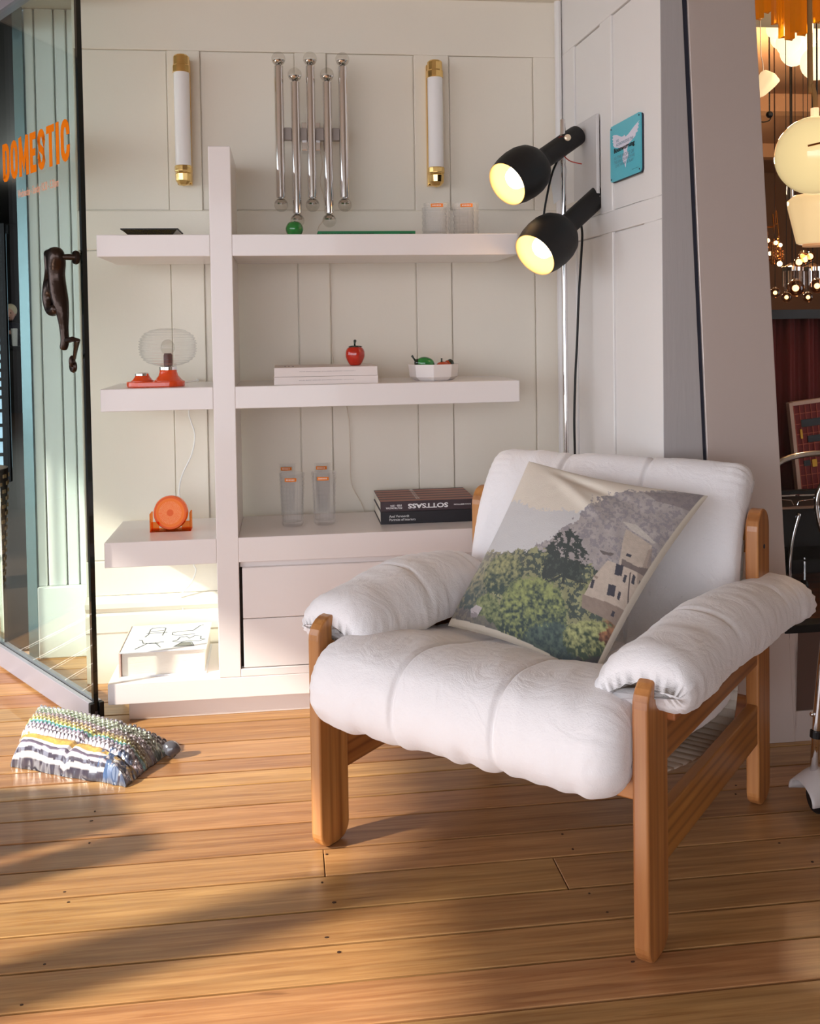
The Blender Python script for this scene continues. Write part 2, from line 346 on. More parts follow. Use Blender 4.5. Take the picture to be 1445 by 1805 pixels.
for (b0, b1) in ((.255, .018), (-.075, -.31)):
    for (z0, z1) in ((1.50, 2.085), (.40, 1.437)): struct('panel', sbox(b1 + .004, b0 - .004, z0 + .004, z1 - .004, -.0125, -.006), M_side, ws)
struct('baseboard_right', sbox(-.428, .36, 0, .28, 0, .02), M_side, bevel=.004)

# ================================================================== STEEL COLUMN and shop window (plane b = -.43)
CB = -.43
def cedge(a2, a0, z): return a0 + (a2 - a0) * z / 2.3          # edge leaning a little, a at floor a0, at 2.3 m a2
def colpiece(name, l, r, d0, d1, m, z0=0, z1=2.3, parent=None, bevel=.001):
    pts = [(cedge(*l, z0), d0, z0), (cedge(*r, z0), d0, z0), (cedge(*r, z1), d0, z1), (cedge(*l, z1), d0, z1)]
    return struct(name, MB().prism(pts, (0, d1 - d0, 0)), m, parent, bevel=bevel)
col = room_empty('wall_column')
colpiece('edge_board', (1.540, 1.541), (1.588, 1.684), CB, CB + .09, M_colp, parent=col)
colpiece('seal_strip', (1.588, 1.684), (1.603, 1.692), CB + .004, CB + .05, M_dark, parent=col)
colpiece('steel_panel', (1.603, 1.692), (1.788, 1.910), CB - .002, CB + .09, M_steel, parent=col, bevel=.002)
# low steel cladding under the window
wfr = room_empty('wall_window_base')
def bp(px, py, b=CB): p = at(px, py, b); return (p.x, p.y, max(0, p.z))
struct('frame_side', MB().prism([bp(1364, 1284), (1.862, CB, .27), (1.893, CB, .306), bp(1391, 1251), ][:0] + [(1.912, CB, .0), (1.912, CB, .306), (1.920, CB, .306), bp(1391, 1251)], (0, .02, 0)), M_steel, wfr)
struct('frame_side', MB().prism([(1.885, CB + .001, .04), (1.897, CB + .001, .306), (1.913, CB + .001, .306), (1.905, CB + .001, .087)], (0, .02, 0)), M_steel, wfr)
struct('frame_bottom', MB().prism([(1.86, CB + .001, 0), (3.2, CB + .001, 0), (3.2, CB + .001, .084), (1.905, CB + .001, .084), (1.86, CB + .001, .05)], (0, .02, 0)), M_steel, wfr)
struct('panel', MB().box(1.86, 3.2, CB + .006, CB + .03, .0, .30), mat('steel_inner', rgb(112, 92, 84), .4, .6, var=.05), wfr)
struct('trim_3', MB().box(1.88, 3.2, CB - .004, CB + .05, .302, .325), M_black, bevel=.002)
struct('trim_4', MB().box(3.2, 4.2, CB, CB + .09, 0, 2.6), M_steel)
struct('window_1', MB().box(1.80, 3.2, CB + .035, CB + .041, .325, 2.3), M_clear)

# ================================================================== CEILING of the entrance recess (its left edge throws the sun's cut-off)
struct('ceiling', MB().box(-2.78, 4.2, -6.0, .70, 2.30, 2.42), M_ceil)
struct('light_block_right', MB().box(2.75, 2.85, -6.0, CB, 0, 2.42), mat('light_block', rgb(150, 130, 112), .8))  # unseen wall, added to cut the light from the right
struct('light_block_front', MB().box(1.0, 2.85, -6.0, -5.9, 0, 2.42), mat('light_block_dark', rgb(90, 74, 64), .8))  # unseen dark screen, added to cut light from the front right
struct('unseen_shadow_boards', MB().prism([(-1.0, b_, z_) for b_, z_ in [(-.60, 0), (-.65, .52), (-.73, .64), (-.81, .70), (-.90, .735), (-1.015, .762), (-1.035, .60), (-1.05, 0)]], (-.02, 0, 0)).prism([(-1.0, b_, z_) for b_, z_ in [(-1.09, 0), (-1.075, .60), (-1.05, .78), (-1.10, .80), (-1.145, .81), (-1.175, .78), (-1.19, .3), (-1.19, 0)]], (-.02, 0, 0)), M_black)  # unseen boards, outlined to throw the rounded shadow on the floor
struct('trim_5', MB().box(-1.665, -1.54, -1.81, -1.67, 0, 2.30), M_door)          # shopfront post out of frame, throws the long dark band

# ================================================================== LEFT PILASTER, jamb and hall beyond the glass door
PB = .68
wp = room_empty('wall_pilaster')
a_r = -.16; a_l = -.352
struct('wall_slab', MB().box(a_l, -.12, PB + .02, PB + .1, 0, 2.3), M_pil, wp)
struct('return_board', MB().box(-.131, -.10, .40, PB + .02, 0, 2.3), M_pil, wp)
for (x0, x1) in ((a_l, -.322), (-.316, -.255), (-.249, -.212), (-.206, -.131)):
    struct('flute_board', MB().box(x0, x1, PB, PB + .02, .255, 2.3), M_pil, wp, bevel=.004)
struct('plinth_block', MB().box(a_l, -.131, PB - .02, PB + .02, 0, .255), M_pil, wp, bevel=.004)
struct('trim_6', MB().box(a_l - .036, a_l - .003, PB - .01, PB + .02, .0, 2.3), mat('jamb_steel', rgb(150, 172, 176), .25, .7))
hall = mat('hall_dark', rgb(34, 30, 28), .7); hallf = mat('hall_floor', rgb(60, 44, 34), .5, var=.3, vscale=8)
struct('wall_hall_right', MB().box(-3.0, -.434, PB + .1, PB + .14, 2.35, 3.2).box(-.40, -.36, PB + .1, 15, -.01, 3.2), hall)
struct('wall_hall_left', MB().box(-9, -8.96, 2.5, 16, 0, 3.2).box(-9, -3.2, 2.5, 2.56, 0, 3.2), hall)
struct('wall_hall_back', MB().box(-9, -.36, 16, 16.06, 0, 3.2), hall)
struct('ceiling_hall', MB().box(-9, -.36, .70, 16.06, 3.2, 3.26), hall)
struct('floor_hall', MB().box(-9, -.40, .80, 16, -.013, .001), hallf)

# ================================================================== GLASS DOOR
DD = Vector((-.565, .825, 0)).normalized(); DO = Vector((-.032, -.014, 0))
dang = math.atan2(DD.y, DD.x)
door = room_empty('door_1'); door.location = wo(DO.x, DO.y, 0); door.rotation_euler = (0, 0, TH + dang)
# local x = from the free edge back to the hinge, y = through the glass (camera side is +y)
obj('glass_pane', MB().box(0.012, .762, -.006, .006, .06, 2.24), M_pane, door)
obj('edge_strip', MB().box(-.002, .012, -.007, .007, .05, 2.24), M_edge, door)
obj('bottom_rail', MB().box(.004, .766, .006, .020, .008, .078).box(.004, .766, -.020, -.006, .008, .078).box(.004, .766, -.006, .006, .008, .055), M_door, door, bevel=.0015)
obj('end_cap', MB().box(-.010, .004, -.021, -.007, .004, .076).box(-.010, .004, .007, .021, .004, .076).box(-.010, .004, -.007, .007, .004, .03), M_black, door, bevel=.001)
obj('top_rail', MB().box(.004, .766, -.020, .020, 2.215, 2.29), M_door, door, bevel=.002)
obj('hinge_stile', MB().box(.7655, .7685, -.008, .008, .06, 2.24), M_chrome, door)
def arc(cx, cy, rx, ry, a0, a1, n=8): return [(cx + rx * math.cos(math.radians(a0 + (a1 - a0) * i / n)), cy + ry * math.sin(math.radians(a0 + (a1 - a0) * i / n))) for i in range(n + 1)]
def letter(ch, w, h, t):
    r = (w - t) / 2; x0 = t / 2; x1 = w - t / 2; y0 = t / 2; y1 = h - t / 2; cx = w / 2; q = r * 1.5
    if ch == 'O': return [(arc(cx, y1 - q, r, q, 0, 180) + arc(cx, y0 + q, r, q, 180, 360), True)]
    if ch == 'C': return [([(x1, h * .62)] + arc(cx, y1 - q, r, q, 0, 180) + arc(cx, y0 + q, r, q, 180, 360) + [(x1, h * .38)], False)]
    if ch == 'D': return [([(x0, y0), (x0, y1), (cx, y1)] + arc(cx, y1 - q, r, q, 90, 0) + arc(cx, y0 + q, r, q, 360, 270) + [(x0, y0)], True)]
    if ch == 'S': return [([(x1, h * .70)] + arc(cx, y1 - q, r, q, 0, 180) + [(x0, h * .68), (x0 + r * .3, h * .57), (x1 - r * .3, h * .43), (x1, h * .32)] + arc(cx, y0 + q, r, q, 0, -180) + [(x0, h * .30)], False)]
    if ch == 'M': return [([(x0, 0), (x0, h)], False), ([(x1, 0), (x1, h)], False), ([(x0, h), (cx, h * .25), (x1, h)], False)]
    if ch == 'E': return [([(x0, 0), (x0, h)], False), ([(x0, y0), (w, y0)], False), ([(x0, y1), (w, y1)], False), ([(x0, h / 2), (w * .92, h / 2)], False)]
    if ch == 'T': return [([(cx, 0), (cx, h)], False), ([(0, y1), (w, y1)], False)]
    if ch == 'I': return [([(cx, 0), (cx, h)], False)]
def dhit(px, py):
    d = ray(px, py); dr = Vector((d.dot(uR), d.dot(nR), d.z)); n = Vector((DD.y, -DD.x, 0)); t = n.dot(DO - CAMR) / n.dot(dr); q = CAMR + dr * t
    return (q - DO).dot(DD), q.z
sA, zA = dhit(10, 323); sB, zB = dhit(128, 282); _, zT = dhit(128, 205); _, zT2 = dhit(11, 256)
hh = ((zT - zB) + (zT2 - zA)) / 2; zb = (zB + zA) / 2
widths = dict(D=.9, O=.95, M=1.25, E=.75, S=.95, T=.9, I=.38, C=.98); tot = sum(widths[c] for c in 'DOMESTIC') + .16 * 7
un = (sA - sB) / tot; lt = bpy.data.objects.new('lettering', None); mbL = MB(); cx_ = 0
for ch in 'DOMESTIC':
    w = widths[ch] * un
    for k, (pts, cl) in enumerate(letter(ch, w, hh, un * .34)):
        mbL.ribbon([(sA - (cx_ + x), zb + z) for x, z in pts], un * .34, y=.0078 + .0002 * k, th=.0008, closed=cl)
    cx_ += w + .16 * un
obj('lettering', mbL, M_orangeT, door, fixn=False)
def text_obj(name, txt, m, parent, w, h, M, ext=.0004, off=0.0, align='LEFT'):
    cu = bpy.data.curves.new(name, 'FONT'); cu.body = txt; cu.size = 1; cu.extrude = 0; cu.offset = off; cu.resolution_u = 3
    cu.space_line = .95
    t = bpy.data.objects.new('tmp_text', cu); C.objects.link(t); dg = bpy.context.evaluated_depsgraph_get(); dg.update()
    me = bpy.data.meshes.new_from_object(t.evaluated_get(dg)); bpy.data.objects.remove(t)
    xs = [v.co.x for v in me.vertices]; ys = [v.co.y for v in me.vertices]
    x0, x1, y0, y1 = min(xs), max(xs), min(ys), max(ys)
    for v in me.vertices:
        v.co = M @ Vector(((v.co.x - x0) / (x1 - x0) * w, 0, (v.co.y - y0) / (y1 - y0) * h))
    me.materials.clear(); me.name = name
    return obj(name, me, m, parent)
s0, z0 = dhit(36, 352); s1, z1 = dhit(108, 322)
Mflip = Matrix.Translation((s0, .0085, (z0 + z1) / 2 - .012)) @ Matrix.Diagonal((-1, 1, 1, 1))
text_obj('opening_hours', 'Wednesday - Sunday 10.30 - 5.30pm', M_orangeP, door, s0 - s1, .034, Mflip, off=.02)

# bronze diver door pull
hs, hz = dhit(137, 454); pull = bpy.data.objects.new('door_pull', None)
def dl(px, py, off=.05):                                         # pixel -> local door coords on the plane standing off the glass
    yv = Vector((-DD.y, DD.x, 0)); p0 = DO + yv * off; d = ray(px, py); dr = Vector((d.dot(uR), d.dot(nR), d.z)); q = CAMR + dr * (yv.dot(p0 - CAMR) / yv.dot(dr))
    return Vector(((q - DO).dot(DD), off, q.z))
def skin(name, verts, edges, m, parent, sub=2, root=0):
    me = bpy.data.meshes.new(name); me.from_pydata([v[0] for v in verts], edges, []); me.materials.append(m)
    o = bpy.data.objects.new(name, me); link(o, parent); md = o.modifiers.new('skin', 'SKIN'); md.use_smooth_shade = True
    sv = me.skin_vertices[0].data
    for i, v in enumerate(verts): sv[i].radius = v[1] if isinstance(v[1], tuple) else (v[1], v[1])
    for x in sv: x.use_root = False
    sv[root].use_root = True
    m2 = o.modifiers.new('sub', 'SUBSURF'); m2.levels = sub; m2.render_levels = sub; return o
V = [(dl(106, 441, .058), 0.0244), (dl(99, 458, .055), 0.0256), (dl(99, 478, .05), 0.0232), (dl(104, 500, .052), 0.0317), (dl(106, 528, .05), 0.0281), (dl(111, 553, .048), 0.0195), (dl(113, 580, .046), 0.0134), (dl(115, 602, .045), 0.0134), (dl(111, 618, .05), 0.0122),
     (dl(84, 444, .052), 0.0134), (dl(86, 475, .05), 0.0122), (dl(88, 505, .054), 0.0195), (dl(86, 528, .056), 0.0207), (dl(91, 550, .06), 0.0183), (dl(102, 543, .064), 0.0171)]
E_ = [(0, 1), (1, 2), (2, 3), (3, 4), (4, 5), (5, 6), (6, 7), (7, 8), (1, 9), (9, 10), (10, 11), (11, 12), (12, 13), (3, 11), (13, 14)]
dp = skin('door_pull', V, E_, M_bronze, door, 2, 3)
mbp = MB(); mbp.tube([dl(108, 453, .05), dl(124, 453, .03), dl(137, 454, .012)], [.008, .009, .008], 12)
mbp.lathe([(.0, 0), (.019, .0), (.021, .005), (.019, .011), (0, .013)], 12, Matrix.Translation(dl(137, 454, .010)) @ Matrix.Rotation(-PI / 2, 4, 'X'))
obj('upper_standoff', mbp, M_bronze, door, smooth='auto')
mbp = MB(); mbp.tube([dl(116, 601, .045), dl(128, 598, .045), dl(136, 600, .04), dl(133, 618, .03), dl(131, 632, .018)], [.008, .008, .009, .006, .005], 10)
mbp.lathe([(.0, 0), (.017, .0), (.019, .005), (.016, .011), (0, .013)], 12, Matrix.Translation(dl(132, 646, .008)) @ Matrix.Rotation(-PI / 2, 4, 'X'))
mbp.sphere(dl(127, 637, .02), .011, sc=(.7, .9, 1.6))
obj('lower_standoff', mbp, M_bronze, door, smooth='auto')

# ================================================================== SHELF UNIT
W_ = 1.2493; pL, pR = .3238, .3882; D_ = .3438
sh = thing('shelf_unit', 'white lacquered open shelf unit with a tall post, long shelves and two drawers', 'shelf unit', (0, 0, 0))
def sb(name, x0, x1, y0, y1, z0, z1, p=sh, m=M_shelf, bev=.002): return obj(name, MB().box(x0, x1, y0, y1, z0, z1), m, p, bevel=bev)
sb('shelf_board', 0, pL, 0, D_, 1.3764, 1.4404); sb('shelf_board', pR, W_, 0, D_, 1.3764, 1.4404)
sb('shelf_board', 0, pL, 0, D_, .9247, .991); sb('shelf_board', pR, W_, 0, D_, .9247, .991)
sb('shelf_board', 0, pL, 0, D_, .4655, .540); sb('shelf_board', pR, W_, 0, D_, .4655, .540)
sb('shelf_board', 0, W_, 0, D_, .0587, .121)
sb('post', pL, pR, 0, D_, .121, 1.699)
sb('plinth', .0552, W_ - .055, .03, D_ - .02, 0, .0587)
dz = [at(427, 1190, 0).z, at(427, 1093, 0).z, at(427, 992, 0).z]
zt_ = at(620, 975, 0).z
sb('end_panel', W_ - .06, W_, 0, D_, .121, .4655)
sb('back_panel', pR, W_ - .06, D_ - .02, D_, .121, .4655)
sb('drawer_box', pR + .002, W_ - .062, .020, D_ - .03, .125, .463)
sb('shadow_gap', pR + .0005, pR + .009, .016, .0202, .147, .448, m=M_gap)
for (z0, z1) in ((.147, .2935), (.2950, .448)):
    sb('drawer', pR + .009, W_ - .064, .003, .020, z0, z1, bev=.0025)
sb('lower_rail', pR, W_ - .06, 0, .02, .1212, .145)

def onshelf(px, py, z):                                        # contact pixel on a horizontal surface
    return atz(px, py, z)
Z1, Z2, Z3, Z4 = 1.4404, .991, .540, .121

# ---- black tray, top left
p = at(269, 411, .10)
tr = thing('tray', 'small black dish with flared sides and yellow speckles on the top shelf', 'dish', (p.x, .10, Z1))
hw = (at(306, 410, .10).x - at(233, 410, .10).x) / 2; hw2 = (at(319, 400, .10).x - at(221, 400, .10).x) / 2
def frust(x0, y0, x1, y1, z0, z1, t):
    vs = [(-x0, -y0, z0), (x0, -y0, z0), (x0, y0, z0), (-x0, y0, z0), (-x1, -y1, z1), (x1, -y1, z1), (x1, y1, z1), (-x1, y1, z1),
          (-x1 + t, -y1 + t, z1), (x1 - t, -y1 + t, z1), (x1 - t, y1 - t, z1), (-x1 + t, y1 - t, z1), (-x0 + t, -y0 + t, z0 + t), (x0 - t, -y0 + t, z0 + t), (x0 - t, y0 - t, z0 + t), (-x0 + t, y0 - t, z0 + t)]
    f = [(0, 3, 2, 1)] + [(i, (i + 1) % 4, 4 + (i + 1) % 4, 4 + i) for i in range(4)] + [(4 + i, 4 + (i + 1) % 4, 8 + (i + 1) % 4, 8 + i) for i in range(4)] + [(8 + i, 8 + (i + 1) % 4, 12 + (i + 1) % 4, 12 + i) for i in range(4)] + [(12, 13, 14, 15)]
    m = MB(); m.add(vs, f); return m
Mtray = mat('tray_black', rgb(20, 16, 18), .25, coat=.5)
nt = Mtray.node_tree; vo = nt.nodes.new('ShaderNodeTexNoise'); vo.inputs['Scale'].default_value = 70; rp = nt.nodes.new('ShaderNodeValToRGB')
rp.color_ramp.elements[0].position = .58; rp.color_ramp.elements[0].color = (.008, .006, .008, 1); rp.color_ramp.elements[1].position = .66; rp.color_ramp.elements[1].color = (*rgb(170, 150, 60), 1)
nt.links.new(vo.outputs[0], rp.inputs[0]); nt.links.new(rp.outputs[0], nt.nodes['Principled BSDF'].inputs['Base Color'])
obj('dish_body', frust(hw, .05, hw2, .075, 0, .0195, .003), Mtray, tr)
obj('rim', MB().box(-hw2 - .001, hw2 + .001, -.076, -.0725, .0175, .021).box(-hw2 - .001, hw2 + .001, .0725, .076, .0175, .021).box(-hw2 - .001, -hw2 + .003, -.0725, .0725, .0175, .021).box(hw2 - .003, hw2 + .001, -.0725, .0725, .0175, .021), M_black, tr)
# ---- green glass apple
p = at(519, 411, .12); r = 16.5 * 3.03 / FPX
def gem(name, col, rough=.12):
    m = mat(name, col, rough, coat=.8, var=.35, vscale=60); m.node_tree.nodes['Principled BSDF'].inputs['Transmission Weight'].default_value = .25; return m
M_gg = gem('green_glass', rgb(40, 140, 60)); M_rg = gem('red_glass', rgb(205, 40, 18)); M_dg = gem('dark_green_glass', rgb(14, 40, 24)); M_og = gem('orange_red_glass', rgb(214, 76, 30))
ap = thing('glass_apple', 'green glass ball paperweight on the top shelf left of the green book', 'ornament', (p.x, .12, Z1))
prof = [(0, .001), (.012, 0), (r * .75, r * .25), (r, r * .85), (r * .97, r * 1.15), (r * .75, r * 1.6), (r * .45, r * 1.78), (r * .15, r * 1.72), (1e-4, r * 1.62)]
obj('ball', MB().lathe(prof, 24), M_gg, ap, smooth=True, sub=1)
obj('stub', MB().tube([(0, 0, r * 1.6), (.001, 0, r * 1.84)], [.002, .0025], 8), M_dg, ap)
# ---- books helper
def book(name, label, x, y, z, w, d, t, cover, rz=0, spine='front', cat='book', group=None, pages=M_page, ct=.0022, squat=.003):
    o = thing(name, label, cat, (x, y, z), rz, group)
    # x0.. w along local x, spine at y=0 (front), fore edge at y=d
    obj('cover', MB().box(0, w, 0, d, t - ct, t), cover, o, bevel=.0006)
    obj('back_cover', MB().box(0, w, 0, d, 0, ct), cover, o, bevel=.0006)
    if spine == 'front':
        obj('spine', MB().box(0, w, -.0005, ct, 0, t), cover, o, bevel=.0008); obj('pages', MB().box(squat, w - squat, ct, d - squat, ct, t - ct), pages, o)
    else:
        obj('spine', MB().box(-.0005, ct, 0, d, 0, t), cover, o, bevel=.0008); obj('pages', MB().box(ct, w - squat, squat, d - squat, ct, t - ct), pages, o)
    return o
def FM(x, y, z): return Matrix.Translation((x, y, z))
a0 = at(560, 412, .10).x; a1 = at(732, 412, .10).x
M_greenb = mat('green_book_cover', rgb(16, 118, 64), .45)
gb = book('book', 'thin green book lying flat on the top shelf', a0, .10, Z1, a1 - a0, .21, .0185, M_greenb)
text_obj('spine_title', 'OUT IN THE WORLD WITH GAETANO PESCE', M_ink, gb, (a1 - a0) * .53, .0055, FM(.012, -.0012, .0065))
text_obj('spine_imprint', 'MODERN', M_ink, gb, (a1 - a0) * .13, .0055, FM((a1 - a0) * .84, -.0012, .0065))

# ---- pressed glasses
def glassware(label, cat, group, x, y, z, R, Hh, nx, rows, name, sticker=True, taper=1.0):
    o = thing(name, label, cat, (x, y, z), 0, group)
    n = nx * 4
    def rf(t, zz, j):
        k = (t / (2 * PI) * nx) % 1; g = .07 if (k < .12 or k > .88) else 0
        return 1 - g
    prof = [(R * .86 * taper, 0)]
    m = rows * 4
    for i in range(m + 1):
        zz = .004 + (Hh - .004) * i / m; f = (i % 4) / 4; g = .06 if i % 4 == 0 and i < m else 0
        prof.append((R * (taper + (1 - taper) * i / m) * (1 - g), zz))
    prof += [(R * .90, Hh), (R * .90 * (taper * .5 + .5), Hh * .4), (R * .86 * taper, .014), (1e-4, .012)]
    mb = MB()
    vs = []
    def rf2(t, zz, j): return rf(t, zz, j) if 0 < j <= m else 1
    mb.lathe(prof, n, None, rf2)
    obj('glass_body', mb, M_cut, o, smooth='auto', ang=25)
    if sticker:
        hs_ = .0055; mbs = MB(); zc = Hh * .90; vs = []; k = 7
        for sgn in range(k + 1):
            t = -PI / 2 - .12 + (sgn / k - .5) * .95; vs += [(R * 1.012 * math.cos(t), R * 1.012 * math.sin(t), zc - hs_), (R * 1.012 * math.cos(t), R * 1.012 * math.sin(t), zc + hs_)]
        mbs.add(vs, [(2 * i, 2 * i + 2, 2 * i + 3, 2 * i + 1) for i in range(k)])
        obj('sticker', mbs, mat('orange_sticker', rgb(236, 132, 44), .6), o, solid=.0004)
        mbd = MB()
        for q in range(6):
            t = -PI / 2 - .12 + (q / 7 - .38) * .8; c_ = Vector((R * 1.022 * math.cos(t), R * 1.022 * math.sin(t), zc)); mbd.box(-.0013, .0013, -.0002, .0002, -.0018, .0018, Matrix.Translation(c_) @ Matrix.Rotation(t + PI / 2, 4, 'Z'))
        obj('sticker_print', mbd, M_ink if False else M_whiteink, o)
    return o
for i, (px, b, lab) in enumerate([(770, .08, 'cut glass tumbler with an orange sticker, front left of the four on the top shelf'), (821.5, .08, 'cut glass tumbler nearest the lamp, front right of the four on the top shelf'),
                                  (766, .19, 'cut glass tumbler behind the front left one on the top shelf'), (814, .19, 'cut glass tumbler behind the front right one on the top shelf')]):
    x = at(px, 412, b).x; glassware(lab, 'glass', 'cut glass tumblers on the top shelf', x, b, Z1, .0405, .101, 16, 5, 'tumbler', sticker=i < 2)
for i, (px, py, lab) in enumerate([(516, 930, 'tall cut glass highball, front left of the four on the third shelf'), (573, 927, 'tall cut glass highball, front right of the four on the third shelf'),
                                  (508, 904, 'tall cut glass highball behind the front left one on the third shelf'), (570, 902, 'tall cut glass highball behind the front right one on the third shelf')]):
    p = atz(px, py, Z3); glassware(lab, 'glass', 'tall cut glasses on the third shelf', p.x, p.y + .035, Z3, .0395, .166, 18, 12, 'highball_glass', taper=.86)

# ---- middle shelf, right: two white books, red glass apple, bowl with glass fruit
a0 = at(483, 675, .03).x; a1 = at(666, 675, .03).x
bA = book('book', 'lower of the two white books stacked on the middle shelf', a0, .025, Z2, a1 - a0, .25, .0235, M_bookw)
bB = book('book', 'upper of the two white books on the middle shelf, under the red glass fruit', a0 + .001, .027, Z2 + .0240, a1 - a0 - .002, .25, .0275, M_bookw)
M_faint = mat('faint_ink', rgb(150, 138, 136), .7)
text_obj('spine_title', 'MICHEL BUFFET DESIGNER  JEAN-PIERRE GUYONNET  CATALOGUE 1', M_faint, bA, (a1 - a0) * .54, .0030, FM(.075, -.0012, .011))
text_obj('spine_title', 'MICHEL BUFFET DESIGNER  JEAN-PIERRE GUYONNET  CATALOGUE 2', M_faint, bB, (a1 - a0) * .54, .0030, FM(.075, -.0012, .013))
obj('cover_print', MB().box(.03, .036, .10, .14, .0275, .0279).box(.042, .047, .09, .13, .0275, .0279).box(.054, .060, .08, .12, .0275, .0279), M_grayink, bB)
zb_ = Z2 + .0515; p = at(626, 641, .09); r = 18.8 * 2.95 / FPX
ra = thing('glass_tomato', 'red glass fruit with a dark green stem on the white books', 'ornament', (p.x, .10, zb_))
prof = [(r * .3, r * .12), (r * .45, 0), (r * .55, r * .06), (r * .88, r * .6), (r, r * 1.1), (r * .9, r * 1.62), (r * .62, r * 1.88), (r * .3, r * 1.86), (1e-4, r * 1.78)]
obj('fruit_body', MB().lathe(prof, 30, None, lambda t, z, j: 1 + .03 * math.cos(5 * t)), M_rg, ra, smooth=True, sub=1)
mb = MB(); mb.lathe([(r * .62, r * 1.84), (r * .64, r * 1.9), (r * .3, r * 1.98), (1e-4, r * 2.0)], 20, None, lambda t, z, j: 1 + .18 * math.cos(5 * t)); mb.tube([(0, 0, r * 1.9), (0, 0, r * 2.2), (.001, 0, r * 2.4)], [.0025, .003, .0045], 8); mb.sphere((.001, 0, r * 2.42), .0047, 10, 8)
obj('stem', mb, M_dg, ra, smooth=True)
p = at(765, 669, .12); bx = p.x; bw = (at(806, 650, .12).x - at(722, 650, .12).x) / 2
bo = thing('bowl', 'white octagonal ceramic bowl holding glass fruit on the middle shelf', 'bowl', (bx, .13, Z2), .25)
prof = [(bw * .78, 0), (bw * .85, .003), (bw * 1.0, .012), (bw * 1.06, .051), (bw * 1.0, .051), (bw * .93, .014), (bw * .8, .008), (1e-4, .007)]
obj('bowl_body', MB().lathe(prof, 8, Matrix.Rotation(PI / 8, 4, 'Z')), mat('white_ceramic', rgb(236, 228, 224), .2, coat=.5), bo, bevel=.0012)
g = thing('glass_pear', 'green glass fruit with a dark stem lying in the white bowl', 'ornament', (bx - .028, .12, Z2 + .053))
obj('fruit_body', MB().sphere((0, 0, 0), .0225, 24, 16, (1.35, 1, .95), Matrix.Rotation(.12, 4, 'Y')), M_gg, g, smooth=True)
mb = MB(); mb.sphere((-.0245, 0, .003), .013, 16, 10, (.8, 1, 1)); mb.tube([(-.030, 0, .008), (-.037, 0, .019), (-.042, 0, .026)], [.003, .003, .0038], 8)
obj('stem', mb, M_dg, g, smooth=True)
g = thing('glass_pepper', 'orange red glass fruit with an upright stem lying in the white bowl', 'ornament', (bx + .028, .12, Z2 + .046))
obj('fruit_body', MB().sphere((0, 0, 0), .017, 20, 14, (1.2, 1, .75)), M_og, g, smooth=True)
obj('stem', MB().tube([(-.004, -.005, .009), (-.004, -.005, .017), (-.004, -.005, .023)], [.004, .0022, .003], 8), M_dg, g, smooth=True)
g = thing('glass_chilli', 'red and black glass fruit at the right edge of the bowl', 'ornament', (bx + .050, .145, Z2 + .046))
obj('fruit_body', MB().sphere((0, 0, 0), .016, 20, 14, (1.0, 1, 1.0)), M_og, g, smooth=True)
obj('calyx', MB().sphere((.006, 0, .004), .0145, 16, 10, (.9, 1, 1.05)), M_dg, g, smooth=True)

# ---- orange lamp with ribbed glass shade (middle shelf, left)
p = atz(274, 683, Z2); lw = (at(326, 672, p.y + .05).x - at(223, 672, p.y + .05).x) / 2; ly = p.y + .055
cxl = at(274.5, 672, ly).x
tl = thing('table_lamp', 'orange double-base table lamp with a ribbed clear glass shade', 'lamp', (cxl, ly, Z2))
def stadium(hx, hy, z, n=14): return [(hx - hy + hy * math.cos(t), hy * math.sin(t), z) for t in [-PI / 2 + PI * i / n for i in range(n + 1)]] + [(-(hx - hy) + hy * math.cos(t), hy * math.sin(t), z) for t in [PI / 2 + PI * i / n for i in range(n + 1)]]
obj('base', MB().prism(stadium(lw, .052, 0), (0, 0, .017)), M_orange, tl, bevel=.003, seg=3)
k = 2 * lw / 103                                              # metres per pixel here
xr = (297 - 274.5) * k; xl = (251 - 274.5) * k
obj('socket_cone', MB().lathe([(.046, .016), (.040, .020), (.030, .032), (.026, .044), (.026, .052), (1e-4, .052)], 28, FM(xr, 0, 0)), M_orange, tl, smooth=True)
obj('chrome_ring', MB().lathe([(.0265, .050), (.0268, .059), (.024, .061), (1e-4, .061)], 28, FM(xr, 0, 0)), M_chrome, tl, smooth='auto')
obj('button_cone', MB().lathe([(.036, .016), (.030, .021), (.022, .031), (.021, .036), (1e-4, .036)], 28, FM(xl, 0, 0)), M_orange, tl, smooth=True)
obj('chrome_button', MB().lathe([(.0215, .034), (.0215, .040), (.018, .042), (.016, .038), (1e-4, .037)], 28, FM(xl, 0, 0)), M_chrome, tl, smooth='auto')
prof = []; R0 = 50.5 * k; zt = .062; Hs = 68 * k
for i in range(121):
    t = i / 120; a = t * PI; n_ = 2.6
    rr = R0 * max(0, (1 - abs(2 * t - 1) ** n_)) ** (1 / n_); rr = max(rr, .020 if t < .5 else .022)
    prof.append((rr + .0022 * math.sin(t * 2 * PI * 14), zt + Hs * t))
rnd = random.Random(5)
def shade(prof, th):
    inner = [(max(1e-4, r - th), z) for r, z in prof][::-1]; return prof + inner
obj('glass_shade', MB().lathe(prof, 56, FM(xr, 0, 0), lambda t, z, j: 1 + .010 * math.sin(3 * t + z * 300), False), M_rib, tl, smooth=True)
obj('bulb_holder', MB().lathe([(.013, .06), (.013, .095), (.010, .10), (1e-4, .10)], 16, FM(xr, 0, 0)), mat('bulb_holder', rgb(90, 60, 56), .4), tl, smooth='auto')
obj('bulb', MB().sphere((xr, 0, .118), .021, 16, 12, (1, 1, 1.15)), M_bulbg, tl, smooth=True)
cz = [(lw * .8, .02, .006), (lw + .02, .05, .012), (lw + .03, .12, .010), ((332 - 274) * k, .28, .004), ((332 - 274) * k + .002, D_ - ly + .012, -.002)]
cpts = [Vector(q) for q in cz]
